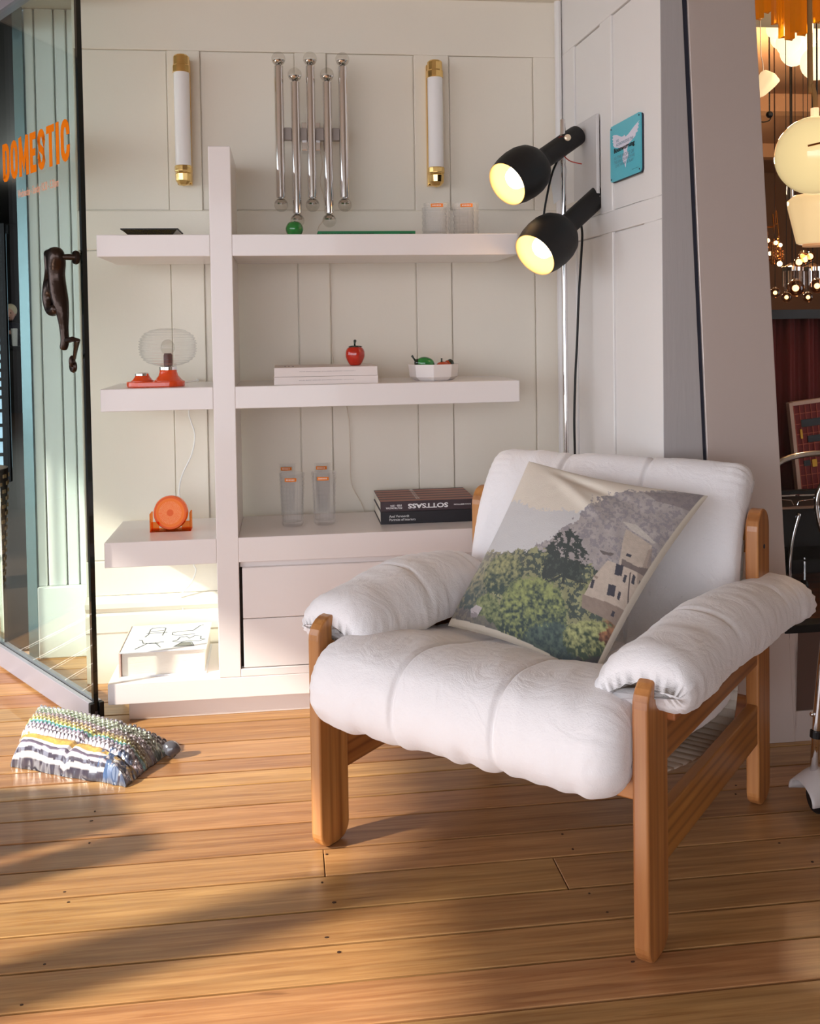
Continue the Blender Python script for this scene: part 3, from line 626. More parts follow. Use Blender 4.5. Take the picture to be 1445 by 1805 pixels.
for (px, py) in [(333, 725), (343, 765), (338, 800), (322, 835), (316, 860), (318, 885), (330, 930), (340, 990), (345, 1005), (338, 1025), (322, 1045), (319, 1062), (326, 1082), (332, 1100), (334, 1150)]:
    q = at(px, py, D_ + .022); cpts.append(Vector((q.x - cxl, q.y - ly, q.z - Z2)))
def smoothpts(P, n=6):
    out = []
    for i in range(len(P) - 1):
        p0 = P[max(i - 1, 0)]; p1 = P[i]; p2 = P[i + 1]; p3 = P[min(i + 2, len(P) - 1)]
        for j in range(n):
            t = j / n; out.append(.5 * ((2 * p1) + (p2 - p0) * t + (2 * p0 - 5 * p1 + 4 * p2 - p3) * t * t + (3 * p1 - p0 - 3 * p2 + p3) * t ** 3))
    out.append(P[-1]); return out
obj('power_cord', MB().tube(smoothpts(cpts), .0024, 8), M_white, tl, smooth=True)

# ---- orange slice ornament on the third shelf
q = atz(302, 938, Z3); oy = q.y + .03; ox = at(302, 936, oy).x; kk = (at(338, 920, oy).x - at(266, 920, oy).x)
og = thing('orange_slice', 'round orange-slice clock face standing in a clear orange acrylic holder', 'ornament', (ox, oy, Z3))
M_oa = cut_glass('orange_acrylic', rgb(255, 196, 140), .4, 1.2, .05)
mb = MB(); h_ = kk * .46; t_ = .004; hx = kk / 2
mb.box(-hx, -hx + t_, -.025, .025, 0, h_); mb.box(hx - t_, hx, -.025, .025, 0, h_); mb.box(-hx, hx, -.025, .025, 0, t_); mb.box(-hx + t_, -hx * .55, -.022, -.018, t_, h_ * .55); mb.box(hx * .55, hx - t_, -.022, -.018, t_, h_ * .55)
obj('holder', mb, M_oa, og, bevel=.0008)
rs = kk * .405; zc = rs + .006
nR_, nT = 22, 96; vs = [(0, -.0085, 0)]; cols = [rgb(236, 96, 20)]
for i in range(1, nR_ + 1):
    for j in range(nT):
        rr = rs * i / nR_; t = 2 * PI * j / nT; vs.append((rr * math.cos(t), -.0085, rr * math.sin(t)))
        f = i / nR_; s_ = .5 + .5 * math.sin(j * 2.9 + math.sin(i * .9) * .6 + random.random() * 1.2)
        if f < .22: c = rgb(236, 96, 20)
        elif f < .72: c = tuple(np.array(rgb(248, 100, 8)) * (1 - .5 * s_) + np.array(rgb(255, 196, 130)) * .5 * s_)
        elif f < .9: c = rgb(246, 120, 22)
        else: c = rgb(232, 92, 12)
        cols.append(c)
fs = [(0, 1 + (j + 1) % nT, 1 + j) for j in range(nT)]
for i in range(nR_ - 1):
    for j in range(nT):
        a = 1 + i * nT + j; b = 1 + i * nT + (j + 1) % nT; fs.append((a, b, b + nT, a + nT))
def attr(o, cols):
    at_ = o.data.color_attributes.new('Col', 'FLOAT_COLOR', 'POINT'); arr = np.ones((len(o.data.vertices), 4), 'f'); arr[:, :3] = np.array(cols, 'f')[:, :3]; at_.data.foreach_set('color', arr.ravel())
M_attr = attr_mat('printed_surface', .5, coat=.2); M_attrg = attr_mat('glossy_print', .4, coat=0, spec=.25)
mb = MB(); mb.add(vs, fs); o = obj('slice_face', mb, M_attrg, og); attr(o, cols); o.location = (0, -.006, zc); o.rotation_euler = (-.12, 0, -.12)
mb = MB(); mb.lathe([(rs * 1.0, -.008), (rs * 1.05, -.004), (rs * 1.05, .008), (rs * .98, .012), (1e-4, .012)], 48, Matrix.Rotation(PI / 2, 4, 'X').inverted())
o = obj('slice_rim', mb, mat('orange_rim', rgb(240, 104, 16), .15, coat=.8), og, smooth='auto'); o.location = (0, -.004, zc); o.rotation_euler = (-.12, 0, -.12)

# ---- the two books on the third shelf, right
p0 = atz(671, 925, Z3); a0 = p0.x; b0_ = p0.y; w = .305
M_charc = mat('black_book_cover', rgb(38, 36, 40), .45); M_brown = mat('brown_book_cover', rgb(66, 52, 56), .45)
T1 = at(671, 903, b0_).z - Z3; T2 = at(671, 885.5, b0_).z - Z3
v1 = book('book', 'black book lying lowest in the pair beside the armchair', a0, b0_, Z3, w, .24, T1, M_charc)
text_obj('spine_title', 'Axel Vervoordt\nPortraits of Interiors', M_whiteink, v1, .083, T1 * .48, FM(.027, -.0012, T1 * .26))
v2 = book('book', 'brown striped book lying upside down on the black book', a0, b0_ + .001, Z3 + T1 + .0004, w, .235, T2 - T1, M_brown)
T3 = T2 - T1
Mf = lambda x1, z1: Matrix.Translation((x1, -.0012, z1)) @ Matrix.Diagonal((-1, 1, -1, 1))
text_obj('spine_title', 'SOTTSASS', M_whiteink, v2, .128, T3 * .48, Mf(.215, T3 * .74), off=.03)
text_obj('spine_subtitle', 'POLTRONOVA\n1958 - 1974', M_whiteink, v2, .051, T3 * .44, Mf(.068, T3 * .70), off=.02)
text_obj('spine_author', 'IVAN MIETTON', M_whiteink, v2, .054, T3 * .14, Mf(.288, T3 * .58), off=.02)
for i in range(5):
    obj('cover_stripe', MB().box(.001, w - .001, .006 + i * .046, .006 + i * .046 + .028, T3, T3 + .0004), mat('stripe_copper', rgb(168, 112, 98), .5) if i == 0 else bpy.data.materials['stripe_copper'], v2)
text_obj('cover_title', 'SOTTSASS', M_whiteink, v2, .012, .20, Matrix.Translation((.13, .03, T3 + .0008)) @ Matrix.Rotation(-PI / 2, 4, 'X') @ Matrix.Diagonal((-1, 1, 1, 1)))

# ---- large white book on the bottom shelf
q0 = atz(213, 1195, Z4); q1 = atz(362, 1186, Z4)
Tb = at(214, 1150, q0.y).z - Z4
M_bigc = mat('big_white_cover', rgb(222, 222, 224), .5)
wb_ = (q1 - q0).length; rzb = math.atan2(q1.y - q0.y, q1.x - q0.x)
big = thing('book', 'very thick white book with chair drawings on its cover on the bottom shelf', 'book', (q0.x, q0.y, Z4), rzb)
db = .27
obj('cover', MB().box(-.003, wb_ + .004, -.004, db, Tb - .004, Tb), M_bigc, big, bevel=.001); obj('back_cover', MB().box(-.003, wb_ + .004, -.004, db, 0, .004), M_bigc, big, bevel=.001)
obj('spine', MB().box(-.006, .002, -.004, db, 0, Tb), mat('spine_pink', rgb(226, 190, 176), .5), big, bevel=.002)
obj('pages', MB().box(.004, wb_ - .002, .003, db - .003, .004, Tb - .004), M_page, big)
def CV(fx, fy): return (fx * wb_, fy * db)
def flat(pts, w_): return [(CV(x, y)[0], CV(x, y)[1]) for x, y in pts], w_
mb = MB()
for pts, cl in [([(.22, .52), (.25, .62), (.25, .80), (.27, .86), (.40, .87), (.44, .84), (.44, .72), (.43, .55)], False), ([(.22, .66), (.48, .66)], False), ([(.26, .74), (.43, .74)], False),
                ([(.92, .88), (.88, .88), (.80, .68), (.66, .68), (.55, .64), (.55, .56), (.62, .52), (.84, .54)], False),
                ([(.16, .42), (.20, .40), (.23, .28), (.30, .27), (.48, .30)], False), ([(.28, .27), (.16, .08)], False), ([(.38, .27), (.46, .10)], False), ([(.30, .26), (.42, .24)], False),
                ([(.58, .30), (.64, .34), (.66, .44), (.74, .46), (.78, .38), (.84, .47), (.92, .44), (.92, .34), (.98, .32), (.90, .26), (.78, .30), (.68, .25), (.58, .30)], False), ([(.70, .24), (.62, .10), (.86, .10), (.82, .24)], True)]:
    P = [CV(x, y) for x, y in pts]; sub = MB().ribbon(P, .0022, y=0, th=.0004, closed=cl); mb.add([(v[0], v[2], Tb + .0004 - v[1]) for v in sub.v], sub.f)
obj('cover_drawing', mb, mat('drawing_ink', rgb(70, 76, 84), .7), big, fixn=False)
obj('drawing_fill', MB().prism([(wb_ * .69, db * .23, Tb), (wb_ * .63, db * .11, Tb), (wb_ * .85, db * .11, Tb), (wb_ * .81, db * .23, Tb)], (0, 0, .0003)), mat('drawing_grey', rgb(130, 130, 124), .7), big)
text_obj('cover_title', 'ATLAS OF FURNITURE DESIGN', mat('title_ink', rgb(186, 190, 190), .7), big, wb_ * .74, .010, Matrix.Translation((wb_ * .14, db * .93, Tb + .0006)) @ Matrix.Rotation(-PI / 2, 4, 'X'))
text_obj('cover_note', 'Design', mat('title_ink2', rgb(186, 190, 190), .7), big, wb_ * .07, .005, Matrix.Translation((wb_ * .03, db * .04, Tb + .0006)) @ Matrix.Rotation(-PI / 2, 4, 'X'))

# ================================================================== WALL LIGHTS
def sconce(px, pc, label, side):
    b = .325; top = at(px, pc[0], b); bot = at(px + (5 if px < 500 else 5), pc[1], b); x = (top.x + bot.x) / 2
    o = thing('wall_light', label, 'wall light', (x, b, bot.z), 0, 'tubular brass wall lights')
    Hh = top.z - bot.z; capT = .058; capB = .062; R1 = .0255; R2 = .0285
    obj('glass_tube', MB().lathe([(R1, capB - .012), (R1, Hh - capT + .01)], 28), M_opal, o, smooth='auto')
    obj('top_cap', MB().lathe([(R2, Hh - capT), (R2, Hh - capT + .022), (R2 - .003, Hh - capT + .025), (R2 - .003, Hh - .006), (R2 - .009, Hh), (1e-4, Hh)], 12), M_brass, o, bevel=.0015)
    obj('bottom_cap', MB().lathe([(1e-4, -.004), (R2 - .014, 0), (R2 - .003, .012), (R2 - .001, .036), (R2 - .004, .038), (R2, .043), (R2, capB - .003), (R2 - .002, capB)], 12), M_brass, o, bevel=.0015)
    obj('backplate', MB().box(-.024, .024, .035, WB + .004 - b, .006, Hh - .004), M_brass, o, bevel=.003)
    for zq in (Hh - .05, .012): obj('bracket', MB().box(-.020, .020, .012, .038, zq, zq + .038), M_brass, o, bevel=.002)
sconce(319, (97, 326), 'white glass tube wall light with brass caps, left of the chrome tubes', 0)
sconce(765, (107, 328), 'white glass tube wall light with brass caps, right of the chrome tubes', 1)
# five chrome tubes
bt = .285
ref = at(548, 235, bt); cl_ = thing('chrome_wall_lamp', 'wall lamp of five staggered chrome tubes with clear bulbs at both ends', 'wall light', (ref.x, bt, ref.z))
for i, (xt, yt, xb, yb) in enumerate([(490, 117, 496, 348), (517.5, 145, 526, 375.5), (547, 117, 550, 348), (575.5, 145, 581, 375.5), (604, 118, 607, 348)]):
    T = at(xt, yt, bt); B = at(xb, yb, bt); x = (T.x + B.x) / 2 - ref.x; zt = T.z - ref.z; zb2 = B.z - ref.z
    t_ = obj('chrome_tube', MB().lathe([(.0128, zb2 + .004), (.0152, zb2), (.0152, zt), (.0128, zt - .004)], 24, FM(x, 0, 0)), M_chrome, cl_, smooth='auto')
    obj('bulb', MB().sphere((x, 0, zt + .0245), .0225, 20, 14), M_bulbg, cl_, smooth=True); obj('bulb', MB().sphere((x, 0, zb2 - .0245), .0225, 20, 14), M_bulbg, cl_, smooth=True)
    for s_, z_ in ((1, zt), (-1, zb2)):
        mb = MB()
        R_ = .0219; pr = [(R_ * math.sin(a), s_ * (-R_ * math.cos(a))) for a in [PI * (.12 + .30 * q / 6) for q in range(7)]]
        mb.lathe([(r_, z_ + s_ * .0245 + zz) for r_, zz in pr] + [(r_ * .96, z_ + s_ * .0245 + zz) for r_, zz in pr[::-1]], 20, FM(x, 0, 0))
        obj('silvered_bowl', mb, M_chrome, cl_, smooth='auto')
        obj('bulb_stem', MB().lathe([(.004, z_), (.0045, z_ + s_ * .010), (.002, z_ + s_ * .022), (1e-4, z_ + s_ * .024)], 8, FM(x, 0, 0)), M_white, cl_)
xa = at(497, 237, bt + .02).x - ref.x; xb_ = at(600, 237, bt + .02).x - ref.x; zc1 = at(548, 226, bt + .02).z - ref.z; zc0 = at(548, 248, bt + .02).z - ref.z
obj('crossbar', MB().box(xa, xb_, .013, .033, zc0, zc1), mat('grey_bar', rgb(150, 138, 130), .35, .6), cl_, bevel=.001)
z9 = at(548, 218, bt + .05).z - ref.z; z8 = at(548, 267, bt + .05).z - ref.z
obj('wall_box', MB().box(-.030, .032, .033, WB + .004 - bt, z8, z9), M_chrome, cl_, bevel=.002)
cp = [at(563, 262, .37), at(568, 290, .375), at(564, 320, .378), at(571, 350, .378), at(575, 380, .378), at(560, 405, .37), at(575, 440, .372), at(582, 480, .375), at(582, 560, .376), at(588, 640, .376), at(612, 720, .376), at(617, 790, .376), at(619, 850, .376), at(636, 885, .376), at(650, 920, .376)]
obj('cord', MB().tube(smoothpts([Vector((q.x - ref.x, q.y - bt, q.z - ref.z)) for q in cp], 4), .0016, 6), mat('cord_cream', rgb(226, 210, 190), .6), cl_, smooth=True)

# ================================================================== FLOOR LAMP
LB = .10
pt = at(993, 211, LB); pb = at(996.5, 810, LB); lx = (pt.x + pb.x) / 2
fl = thing('floor_lamp', 'chrome floor lamp with two lit matt black spotlight heads behind the armchair', 'lamp', (lx, LB, 0))
obj('base', MB().lathe([(.13, 0), (.13, .012), (.12, .018), (.02, .022), (1e-4, .022)], 40), M_ltop, fl, smooth='auto')
obj('pole', MB().lathe([(.0085, .02), (.0085, pt.z), (.007, pt.z + .001), (1e-4, pt.z + .001)], 16), M_chrome, fl, smooth='auto')
M_glow = mat('lit_bulb', (1, .9, .7), .4, emit=(1.0, .80, .50), es=9)
def head(tail_px, open_px, boff, tilt=.155):
    T = at(*tail_px, LB + boff); Z_ = 3.0
    O_ = at(*open_px, LB + boff - tilt)
    ax = (O_ - T); L = ax.length; ax.normalize(); q = ax.to_track_quat('Z', 'Y').to_matrix().to_4x4()
    M_ = Matrix.Translation(T - Vector((lx, LB, 0))) @ q; s = L / .30
    prof = [(1e-4, 0), (.020, 0), (.0262, .004), (.0272, .012), (.0272, .150), (.029, .163), (.036, .174), (.051, .184), (.062, .200), (.0675, .222), (.0685, .245), (.066, .270), (.0605, .292), (.0585, .300)]
    inn = [(.0565, .299), (.064, .268), (.066, .240), (.0645, .222), (.058, .203), (.045, .190), (.02, .186), (1e-4, .186)]
    h = obj('lamp_head', MB().lathe([(r_ * s, z_ * s) for r_, z_ in prof], 40, M_, None, False), M_ltop, fl, smooth='auto', fixn=True)
    obj('inner_reflector', MB().lathe([(r_ * s, z_ * s) for r_, z_ in [(.0585, .300)] + inn], 40, M_, None, False), M_cream, h, smooth=True)
    bl = obj('bulb', MB().lathe([(1e-4, .188 * s), (.013 * s, .19 * s), (.014 * s, .21 * s), (.028 * s, .235 * s), (.031 * s, .255 * s), (.026 * s, .275 * s), (.012 * s, .287 * s), (1e-4, .289 * s)], 24, M_), M_glow, h, smooth=True)
    return M_, s
M1, s1_ = head((1019, 237), (893, 325), .035, .15)
M2, s2_ = head((1060, 341), (942, 450), -.035, .15)
cy = at(999, 246, LB).z; cy2 = at(1003, 395, LB).z
obj('clamp_knob', MB().lathe([(.008, 0), (.0105, .003), (.0105, .012), (.008, .014), (1e-4, .014)], 16, Matrix.Translation((.006, -.022, cy)) @ Matrix.Rotation(PI / 2, 4, 'X')), mat('brass_knob', rgb(250, 226, 196), .3, .5), fl, smooth='auto')
obj('clamp', MB().box(-.013, .013, -.014, .014, cy - .016, cy + .012), M_chrome, fl, bevel=.003); obj('clamp', MB().box(-.013, .013, -.014, .014, cy2 - .05, cy2 - .022), M_chrome, fl, bevel=.003)
loc = lambda px, py, b: (lambda q: Vector((q.x - lx, q.y - LB, q.z)))(at(px, py, b))
obj('cable', MB().tube(smoothpts([loc(988, 272, LB + .03), loc(975, 300, LB + .0), loc(966, 335, LB), loc(958, 385, LB + .02), loc(962, 430, LB + .05), loc(985, 440, LB + .05), loc(1002, 420, LB + .04), loc(1018, 400, LB - .0), loc(1026, 395, LB)]), .0034, 8), M_black, fl, smooth=True)
obj('cable', MB().tube(smoothpts([loc(1024, 396, LB - .02), loc(1026, 415, LB), loc(1024, 455, LB + .01), loc(1020, 520, LB + .01), loc(1017, 600, LB + .01), loc(1014, 660, LB + .01), loc(1012, 740, LB + .01), loc(1013, 800, LB + .01), loc(1013, 880, LB + .01), loc(1012, 1000, LB + .01), loc(1000, 1150, LB + .02), loc(997, 1200, LB + .02)]), .0038, 8), M_black, fl, smooth=True)
obj('red_tie', MB().tube(smoothpts([loc(996, 272, LB - .02), loc(985, 266, LB - .025), loc(980, 252, LB - .025), loc(985, 243, LB - .02), loc(996, 242, LB - .02), loc(1004, 255, LB - .025), loc(1000, 268, LB - .02), loc(994, 274, LB - .02), loc(1005, 284, LB - .03), loc(1025, 289, LB - .03)]), .0018, 6), mat('red_string', rgb(176, 40, 26), .6), fl)
tg = at(985, 300, LB - .0)
cd = thing('price_tag', 'white paper tag hanging from the floor lamp pole under the upper head', 'tag', (lx, LB + .02, cy - .15)); cdl = Vector((lx, LB + .02, cy - .15))
tp = [at(990, 270, LB + .02), at(999, 300, LB + .02), at(990, 345, LB + .02), at(975, 358, LB + .02), at(968, 300, LB + .02)]
obj('card', MB().prism([t - cdl for t in [tp[0], at(1000, 300, LB + .02), at(994, 346, LB + .02), at(976, 360, LB + .02), at(969, 305, LB + .02)]], (0, .0012, 0)), M_white, cd)
obj('string', MB().tube([at(992, 262, LB + .012) - cdl, tp[0] - cdl], .0008, 5), M_white, cd)
obj('label_plate', MB().box(-.020, .020, -.0006, .0006, -.0075, .0075, M1 @ Matrix.Translation((0.0, -.0278 * s1_, .11)) @ Matrix.Rotation(PI / 2, 4, 'Y')), M_chrome, fl, bevel=.0005)

# ---- plate and sign on the right wall
def side_thing(name, label, cat, b, z):
    p = SP(b, z); o = bpy.data.objects.new(name, None); link(o, None, wo(p.x, p.y, p.z), TH - PI / 2 + math.atan(sk) * 1.0); return tag(o, label, cat)
# local x runs toward the camera (-b), y into the wall, z up
def shit(px, py):
    d = ray(px, py); dr = Vector((d.dot(uR), d.dot(nR), d.z)); n = Vector((1, sk, 0)); p0 = Vector((1.5, WB, 0)); t = n.dot(p0 - CAMR) / n.dot(dr); return CAMR + dr * t
q = shit(1016, 218); q2 = shit(1058, 345)
bxo = side_thing('wall_box', 'flat pale grey box on the right wall behind the lamp pole', 'box', q.y, q2.z)
ww = q.y - q2.y
obj('lid', MB().box(0, ww, -.012, -.001, 0, q.z - q2.z - .012), mat('pale_grey_box', rgb(214, 210, 208), .5), bxo, bevel=.002)
obj('ledge', MB().box(-.02, ww + .004, -.035, -.001, -.014, 0), mat('ledge_cream', rgb(228, 220, 208), .5), bxo, bevel=.002)
A = shit(1081, 323); B = shit(1134, 196)
sg = side_thing('sign', 'turquoise metal sign with a white eagle on the right wall', 'sign', A.y, A.z)
sw = A.y - B.y; shh = B.z - A.z
def rrect(w, h, r, n=5):
    out = []
    for cx, cz, a in ((w - r, r, -90), (w - r, h - r, 0), (r, h - r, 90), (r, r, 180)):
        out += [(cx + r * math.cos(math.radians(a + 90 * i / n)), 0, cz + r * math.sin(math.radians(a + 90 * i / n))) for i in range(n + 1)]
    return out
obj('plate', MB().prism([(x, -.009, z) for x, y, z in rrect(sw, shh, .012)], (0, .006, 0)), mat('turquoise_enamel', rgb(92, 190, 206), .35), sg)
obj('dark_edge', MB().prism([(x + .003, -.005, z - .002) for x, y, z in rrect(sw, shh, .012)], (0, .005, 0)), M_dark, sg)
eg = [(.50, .74), (.53, .70), (.62, .72), (.80, .80), (.97, .86), (.93, .83), (.96, .80), (.92, .78), (.95, .75), (.90, .73), (.92, .69), (.86, .68), (.84, .63), (.70, .58), (.60, .55), (.57, .45), (.62, .40), (.60, .33), (.55, .28), (.52, .17), (.49, .24), (.44, .28), (.42, .36), (.47, .46), (.44, .52), (.30, .56), (.16, .60), (.10, .66), (.13, .68), (.08, .71), (.12, .73), (.07, .77), (.12, .78), (.08, .82), (.13, .83), (.25, .80), (.40, .73), (.46, .73)]
obj('eagle', MB().prism([(x * sw, -.0096, z * shh) for x, z in eg], (0, .0005, 0)), mat('eagle_white', rgb(226, 222, 236), .5), sg)
def sgt(nme, txt, m, x, z, w, h, off=0, k=0.0): return text_obj(nme, txt, m, sg, w * sw, h * shh, FM(x * sw, -.0102 - k, z * shh), off=off)
M_sgt = mat('sign_grey_print', rgb(110, 150, 166), .6)
sgt('sign_title', 'Boonwurrung', M_ink, .14, .47, .68, .11, .03); sgt('sign_text', 'WE\nACKNOWLEDGE THE', M_sgt, .22, .60, .56, .12)
sgt('sign_text', 'AS THE PEOPLE OF', M_sgt, .14, .375, .66, .055); sgt('sign_text', 'THE LAND ON WHICH WE', M_sgt, .14, .30, .68, .055); sgt('sign_text', 'LIVE, WORK & PLAY', M_sgt, .20, .225, .58, .055); sgt('sign_text', 'boonwurrung.org', M_ink, .74, .075, .20, .02)
for fx, fz in ((.04, .05), (.96, .05), (.04, .95), (.96, .95)): obj('screw', MB().lathe([(.0028, 0), (.0024, .0012), (1e-4, .0014)], 8, Matrix.Translation((fx * sw, -.0092, fz * shh)) @ Matrix.Rotation(PI / 2, 4, 'X')), M_dark, sg)

# ================================================================== ARMCHAIR
CPH = -.599; CO = Vector((.4074, 1.7615, 0)) - Vector((math.cos(CPH), math.sin(CPH), 0)) * .3764
ch = bpy.data.objects.new('armchair', None); link(ch, None, CO, CPH)
tag(ch, 'low pine armchair with puffy white quilted cotton cushions', 'armchair')
cu_ = Vector((math.cos(CPH), math.sin(CPH), 0)); cn_ = Vector((-math.sin(CPH), math.cos(CPH), 0))
def chl(px, py, axis, val):                                   # pixel -> chair-local point on plane axis=val
    d = ray(px, py); dl_ = Vector((d.dot(cu_), d.dot(cn_), d.z)); c0 = CAMW - CO; c0 = Vector((c0.dot(cu_), c0.dot(cn_), c0.z)); t = (val - c0[axis]) / dl_[axis]; return c0 + dl_ * t
def post(x, y, top, w=.031, d=.10):
    pts = []; r = d / 2
    for i in range(13): a = PI * i / 12; pts.append((y + r * math.cos(a), top - r * .95 + r * .95 * math.sin(a)))
    rb = .036
    for i in range(7): a = PI + PI / 2 * i / 6; pts.append((y - r + rb + rb * math.cos(a), rb + rb * math.sin(a)))
    for i in range(7): a = 1.5 * PI + PI / 2 * i / 6; pts.append((y + r - rb + rb * math.cos(a), rb + rb * math.sin(a)))
    return MB().prism([(x - w / 2, p[0], p[1]) for p in pts], (w, 0, 0))
for x in (-.376, .376):
    obj('front_leg', post(x, .034, .517), M_pine, ch, bevel=.005, seg=3); obj('rear_leg', post(x, .745, .71), M_pine, ch, bevel=.005, seg=3)
    s = 1 if x > 0 else -1
    obj('side_rail', MB().box(x - .012, x + .012, .078, .70, .155, .250), M_piney, ch, bevel=.003)
    obj('arm_rail', MB().box(x - .012, x + .012, .078, .70, .345, .420), M_piney, ch, bevel=.003)
    obj('arm_board', MB().box(x - (.075 if s > 0 else .03), x + (.03 if s > 0 else .075), .082, .70, .421, .440), M_piney, ch, bevel=.004)
obj('front_rail', MB().box(-.361, .361, .02, .050, .285, .330), M_pinex, ch, bevel=.003)
obj('back_rail', MB().box(-.361, .361, .74, .765, .185, .245), M_pinex, ch, bevel=.003)
obj('back_rail', MB().box(-.361, .361, .745, .765, .60, .66), M_pinex, ch, bevel=.003)
obj('bolt', MB().lathe([(.006, 0), (.005, .0015), (1e-4, .002)], 10, Matrix.Translation((.3916, .745, .62)) @ Matrix.Rotation(PI / 2, 4, 'Y')), M_dark, ch)
slp = smoothpts([Vector((0, .03, .330)), Vector((0, .2, .27)), Vector((0, .45, .215)), Vector((0, .62, .20)), Vector((0, .685, .28)), Vector((0, .71, .42)), Vector((0, .745, .63))], 5)
mb = MB()
for i in range(len(slp) - 1):
    pa, pb_ = slp[i], slp[i + 1]; mb.add([(-.345, pa.y, pa.z), (.345, pa.y, pa.z), (.345, pb_.y, pb_.z), (-.345, pb_.y, pb_.z)], [(0, 1, 2, 3)])
obj('canvas_sling', mb, M_sling, ch, smooth=True, solid=.004)

from mathutils import noise as mn
def nz(x, y, z, s=1.0): return mn.noise(Vector((x * s, y * s, z * s)))
def loopsmooth(P, n):                                        # closed Catmull-Rom, equal-ish sampling
    P = [Vector((0, p[0], p[1])) for p in P]; out = []
    m = len(P)
    for i in range(m):
        p0, p1, p2, p3 = P[i - 1], P[i], P[(i + 1) % m], P[(i + 2) % m]
        for j in range(n):
            t = j / n; out.append(.5 * ((2 * p1) + (p2 - p0) * t + (2 * p0 - 5 * p1 + 4 * p2 - p3) * t * t + (3 * p1 - p0 - 3 * p2 + p3) * t ** 3))
    return out
def cushion(name, loop, x0, x1, seams, parent, nx=120, n=10, endr=.07, puff=.012, wr=.0016, seed=0, pw=.55, exps=2.4):
    L = loopsmooth(loop, n); m = len(L); cen = sum(L, Vector()) / m
    nor = []
    for i in range(m):
        t = (L[(i + 1) % m] - L[i - 1]).normalized(); q = Vector((0, t.z, -t.y))
        if q.dot(L[i] - cen) < 0 and False: q = -q
        nor.append(q)
    area = sum(L[i].y * L[(i + 1) % m].z - L[(i + 1) % m].y * L[i].z for i in range(m))
    if area < 0: nor = [-q for q in nor]
    vs = []; W2 = x1 - x0; sm = [0] + list(seams) + [1]
    ts = [.5 - .5 * math.cos(PI * i / nx) if False else i / nx for i in range(nx + 1)]
    # denser sampling at the ends
    ts = [t + .0 for t in ts]
    for t in ts:
        x = x0 + W2 * t; e = min(t, 1 - t) * W2
        k = 1.0 if e >= endr else (1 - (1 - e / endr) ** exps) ** (1 / exps)
        k = max(k, .03)
        for j in range(len(sm) - 1):
            if sm[j] <= t <= sm[j + 1]: u = (t - sm[j]) / (sm[j + 1] - sm[j]); break
        ds0 = min([abs(t - s_) for s_ in seams]) * W2; inner0 = 1
        pf = -puff * 1.15 * math.exp(-(ds0 / .0055) ** 2) - puff * .35 * math.exp(-(ds0 / .04) ** 2) if inner0 else 0
        inner = 0 < t < 1
        ds = min(abs(t - s_) for s_ in sm) * W2
        pf0 = pf
        for i in range(m):
            P = L[i]; q = nor[i]; pf = pf0 * (1 - .85 * math.exp(-((P.z - .30) / .06) ** 2))
            # shrink toward the mid thickness line by pulling along the inward normal
            back = (1 - k) * thick[i] if thick else 0
            pp = P - q * back + q * pf
            w_ = wr * (nz(x * 26 + seed, P.y * 9, P.z * 9) * .9 + nz(x * 60, P.y * 16 + seed, P.z * 16) * .5) * (1.6 if (e < .08 or ds < .05) else .8)
            w_ += .0016 * nz(x * 4 + seed, P.y * 4, P.z * 4) + .0022 * (1 - 3.2 * abs(nz(x * 9 + seed, P.y * 5 + x * 4, P.z * 5))) * (.6 if P.z < .45 else .9) + .0050 * nz(x * 30 + seed, P.y * 7, P.z * 7) * hem(P)
            gath = .0022 * math.sin(x * 0 + (P.y + P.z) * 190 + 2 * nz(P.y * 20, P.z * 20, x * 5)) * max(0, 1 - e / .09)
            vs.append(Vector((x, pp.y, pp.z)) + q * (w_ + gath) * k)
    fs = []
    for a in range(nx):
        for i in range(m):
            b = (i + 1) % m; fs.append((a * m + i, a * m + b, (a + 1) * m + b, (a + 1) * m + i))
    fs += [tuple(range(m)), tuple(range(nx * m, (nx + 1) * m))[::-1]]
    mb = MB(); mb.v = [tuple(v) for v in vs]; mb.f = fs
    return obj(name, mb, M_canvas, parent, smooth=True)
def hem(P): return math.exp(-((P.z - .30) / .05) ** 2) * 1.3 + .15
def half_thick(loop, n):
    L = loopsmooth(loop, n); m = len(L); out = []
    for i in range(m):
        t = (L[(i + 1) % m] - L[i - 1]).normalized(); best = 9
        area = 1
        for j in range(m):
            d = L[j] - L[i]; dist = d.length
            if dist < 1e-4: continue
            if abs(t.dot(d)) < dist * .25 and dist < best: best = dist
        out.append(min(best, .16) / 2)
    return out
seat_loop = [(-.005, .292), (-.050, .305), (-.080, .350), (-.078, .410), (-.040, .462), (.03, .480), (.14, .470), (.30, .432), (.46, .400), (.58, .385), (.635, .36), (.640, .30), (.60, .255), (.46, .255), (.30, .285), (.14, .315), (.05, .305)]
thick = half_thick(seat_loop, 8)
cushion('seat_cushion', seat_loop, -.366, .358, (.335, .655), ch, n=8, nx=210, endr=.075, puff=.009, seed=3)
back_loop = [(.575, .345), (.592, .40), (.612, .50), (.642, .60), (.686, .70), (.728, .765), (.770, .802), (.815, .808), (.852, .780), (.845, .735), (.800, .69), (.742, .62), (.722, .50), (.705, .40), (.685, .33), (.63, .315)]
thick = half_thick(back_loop, 8)
cushion('back_cushion', back_loop, -.368, .352, (.32, .645), ch, n=8, nx=210, endr=.06, puff=.009, seed=9)
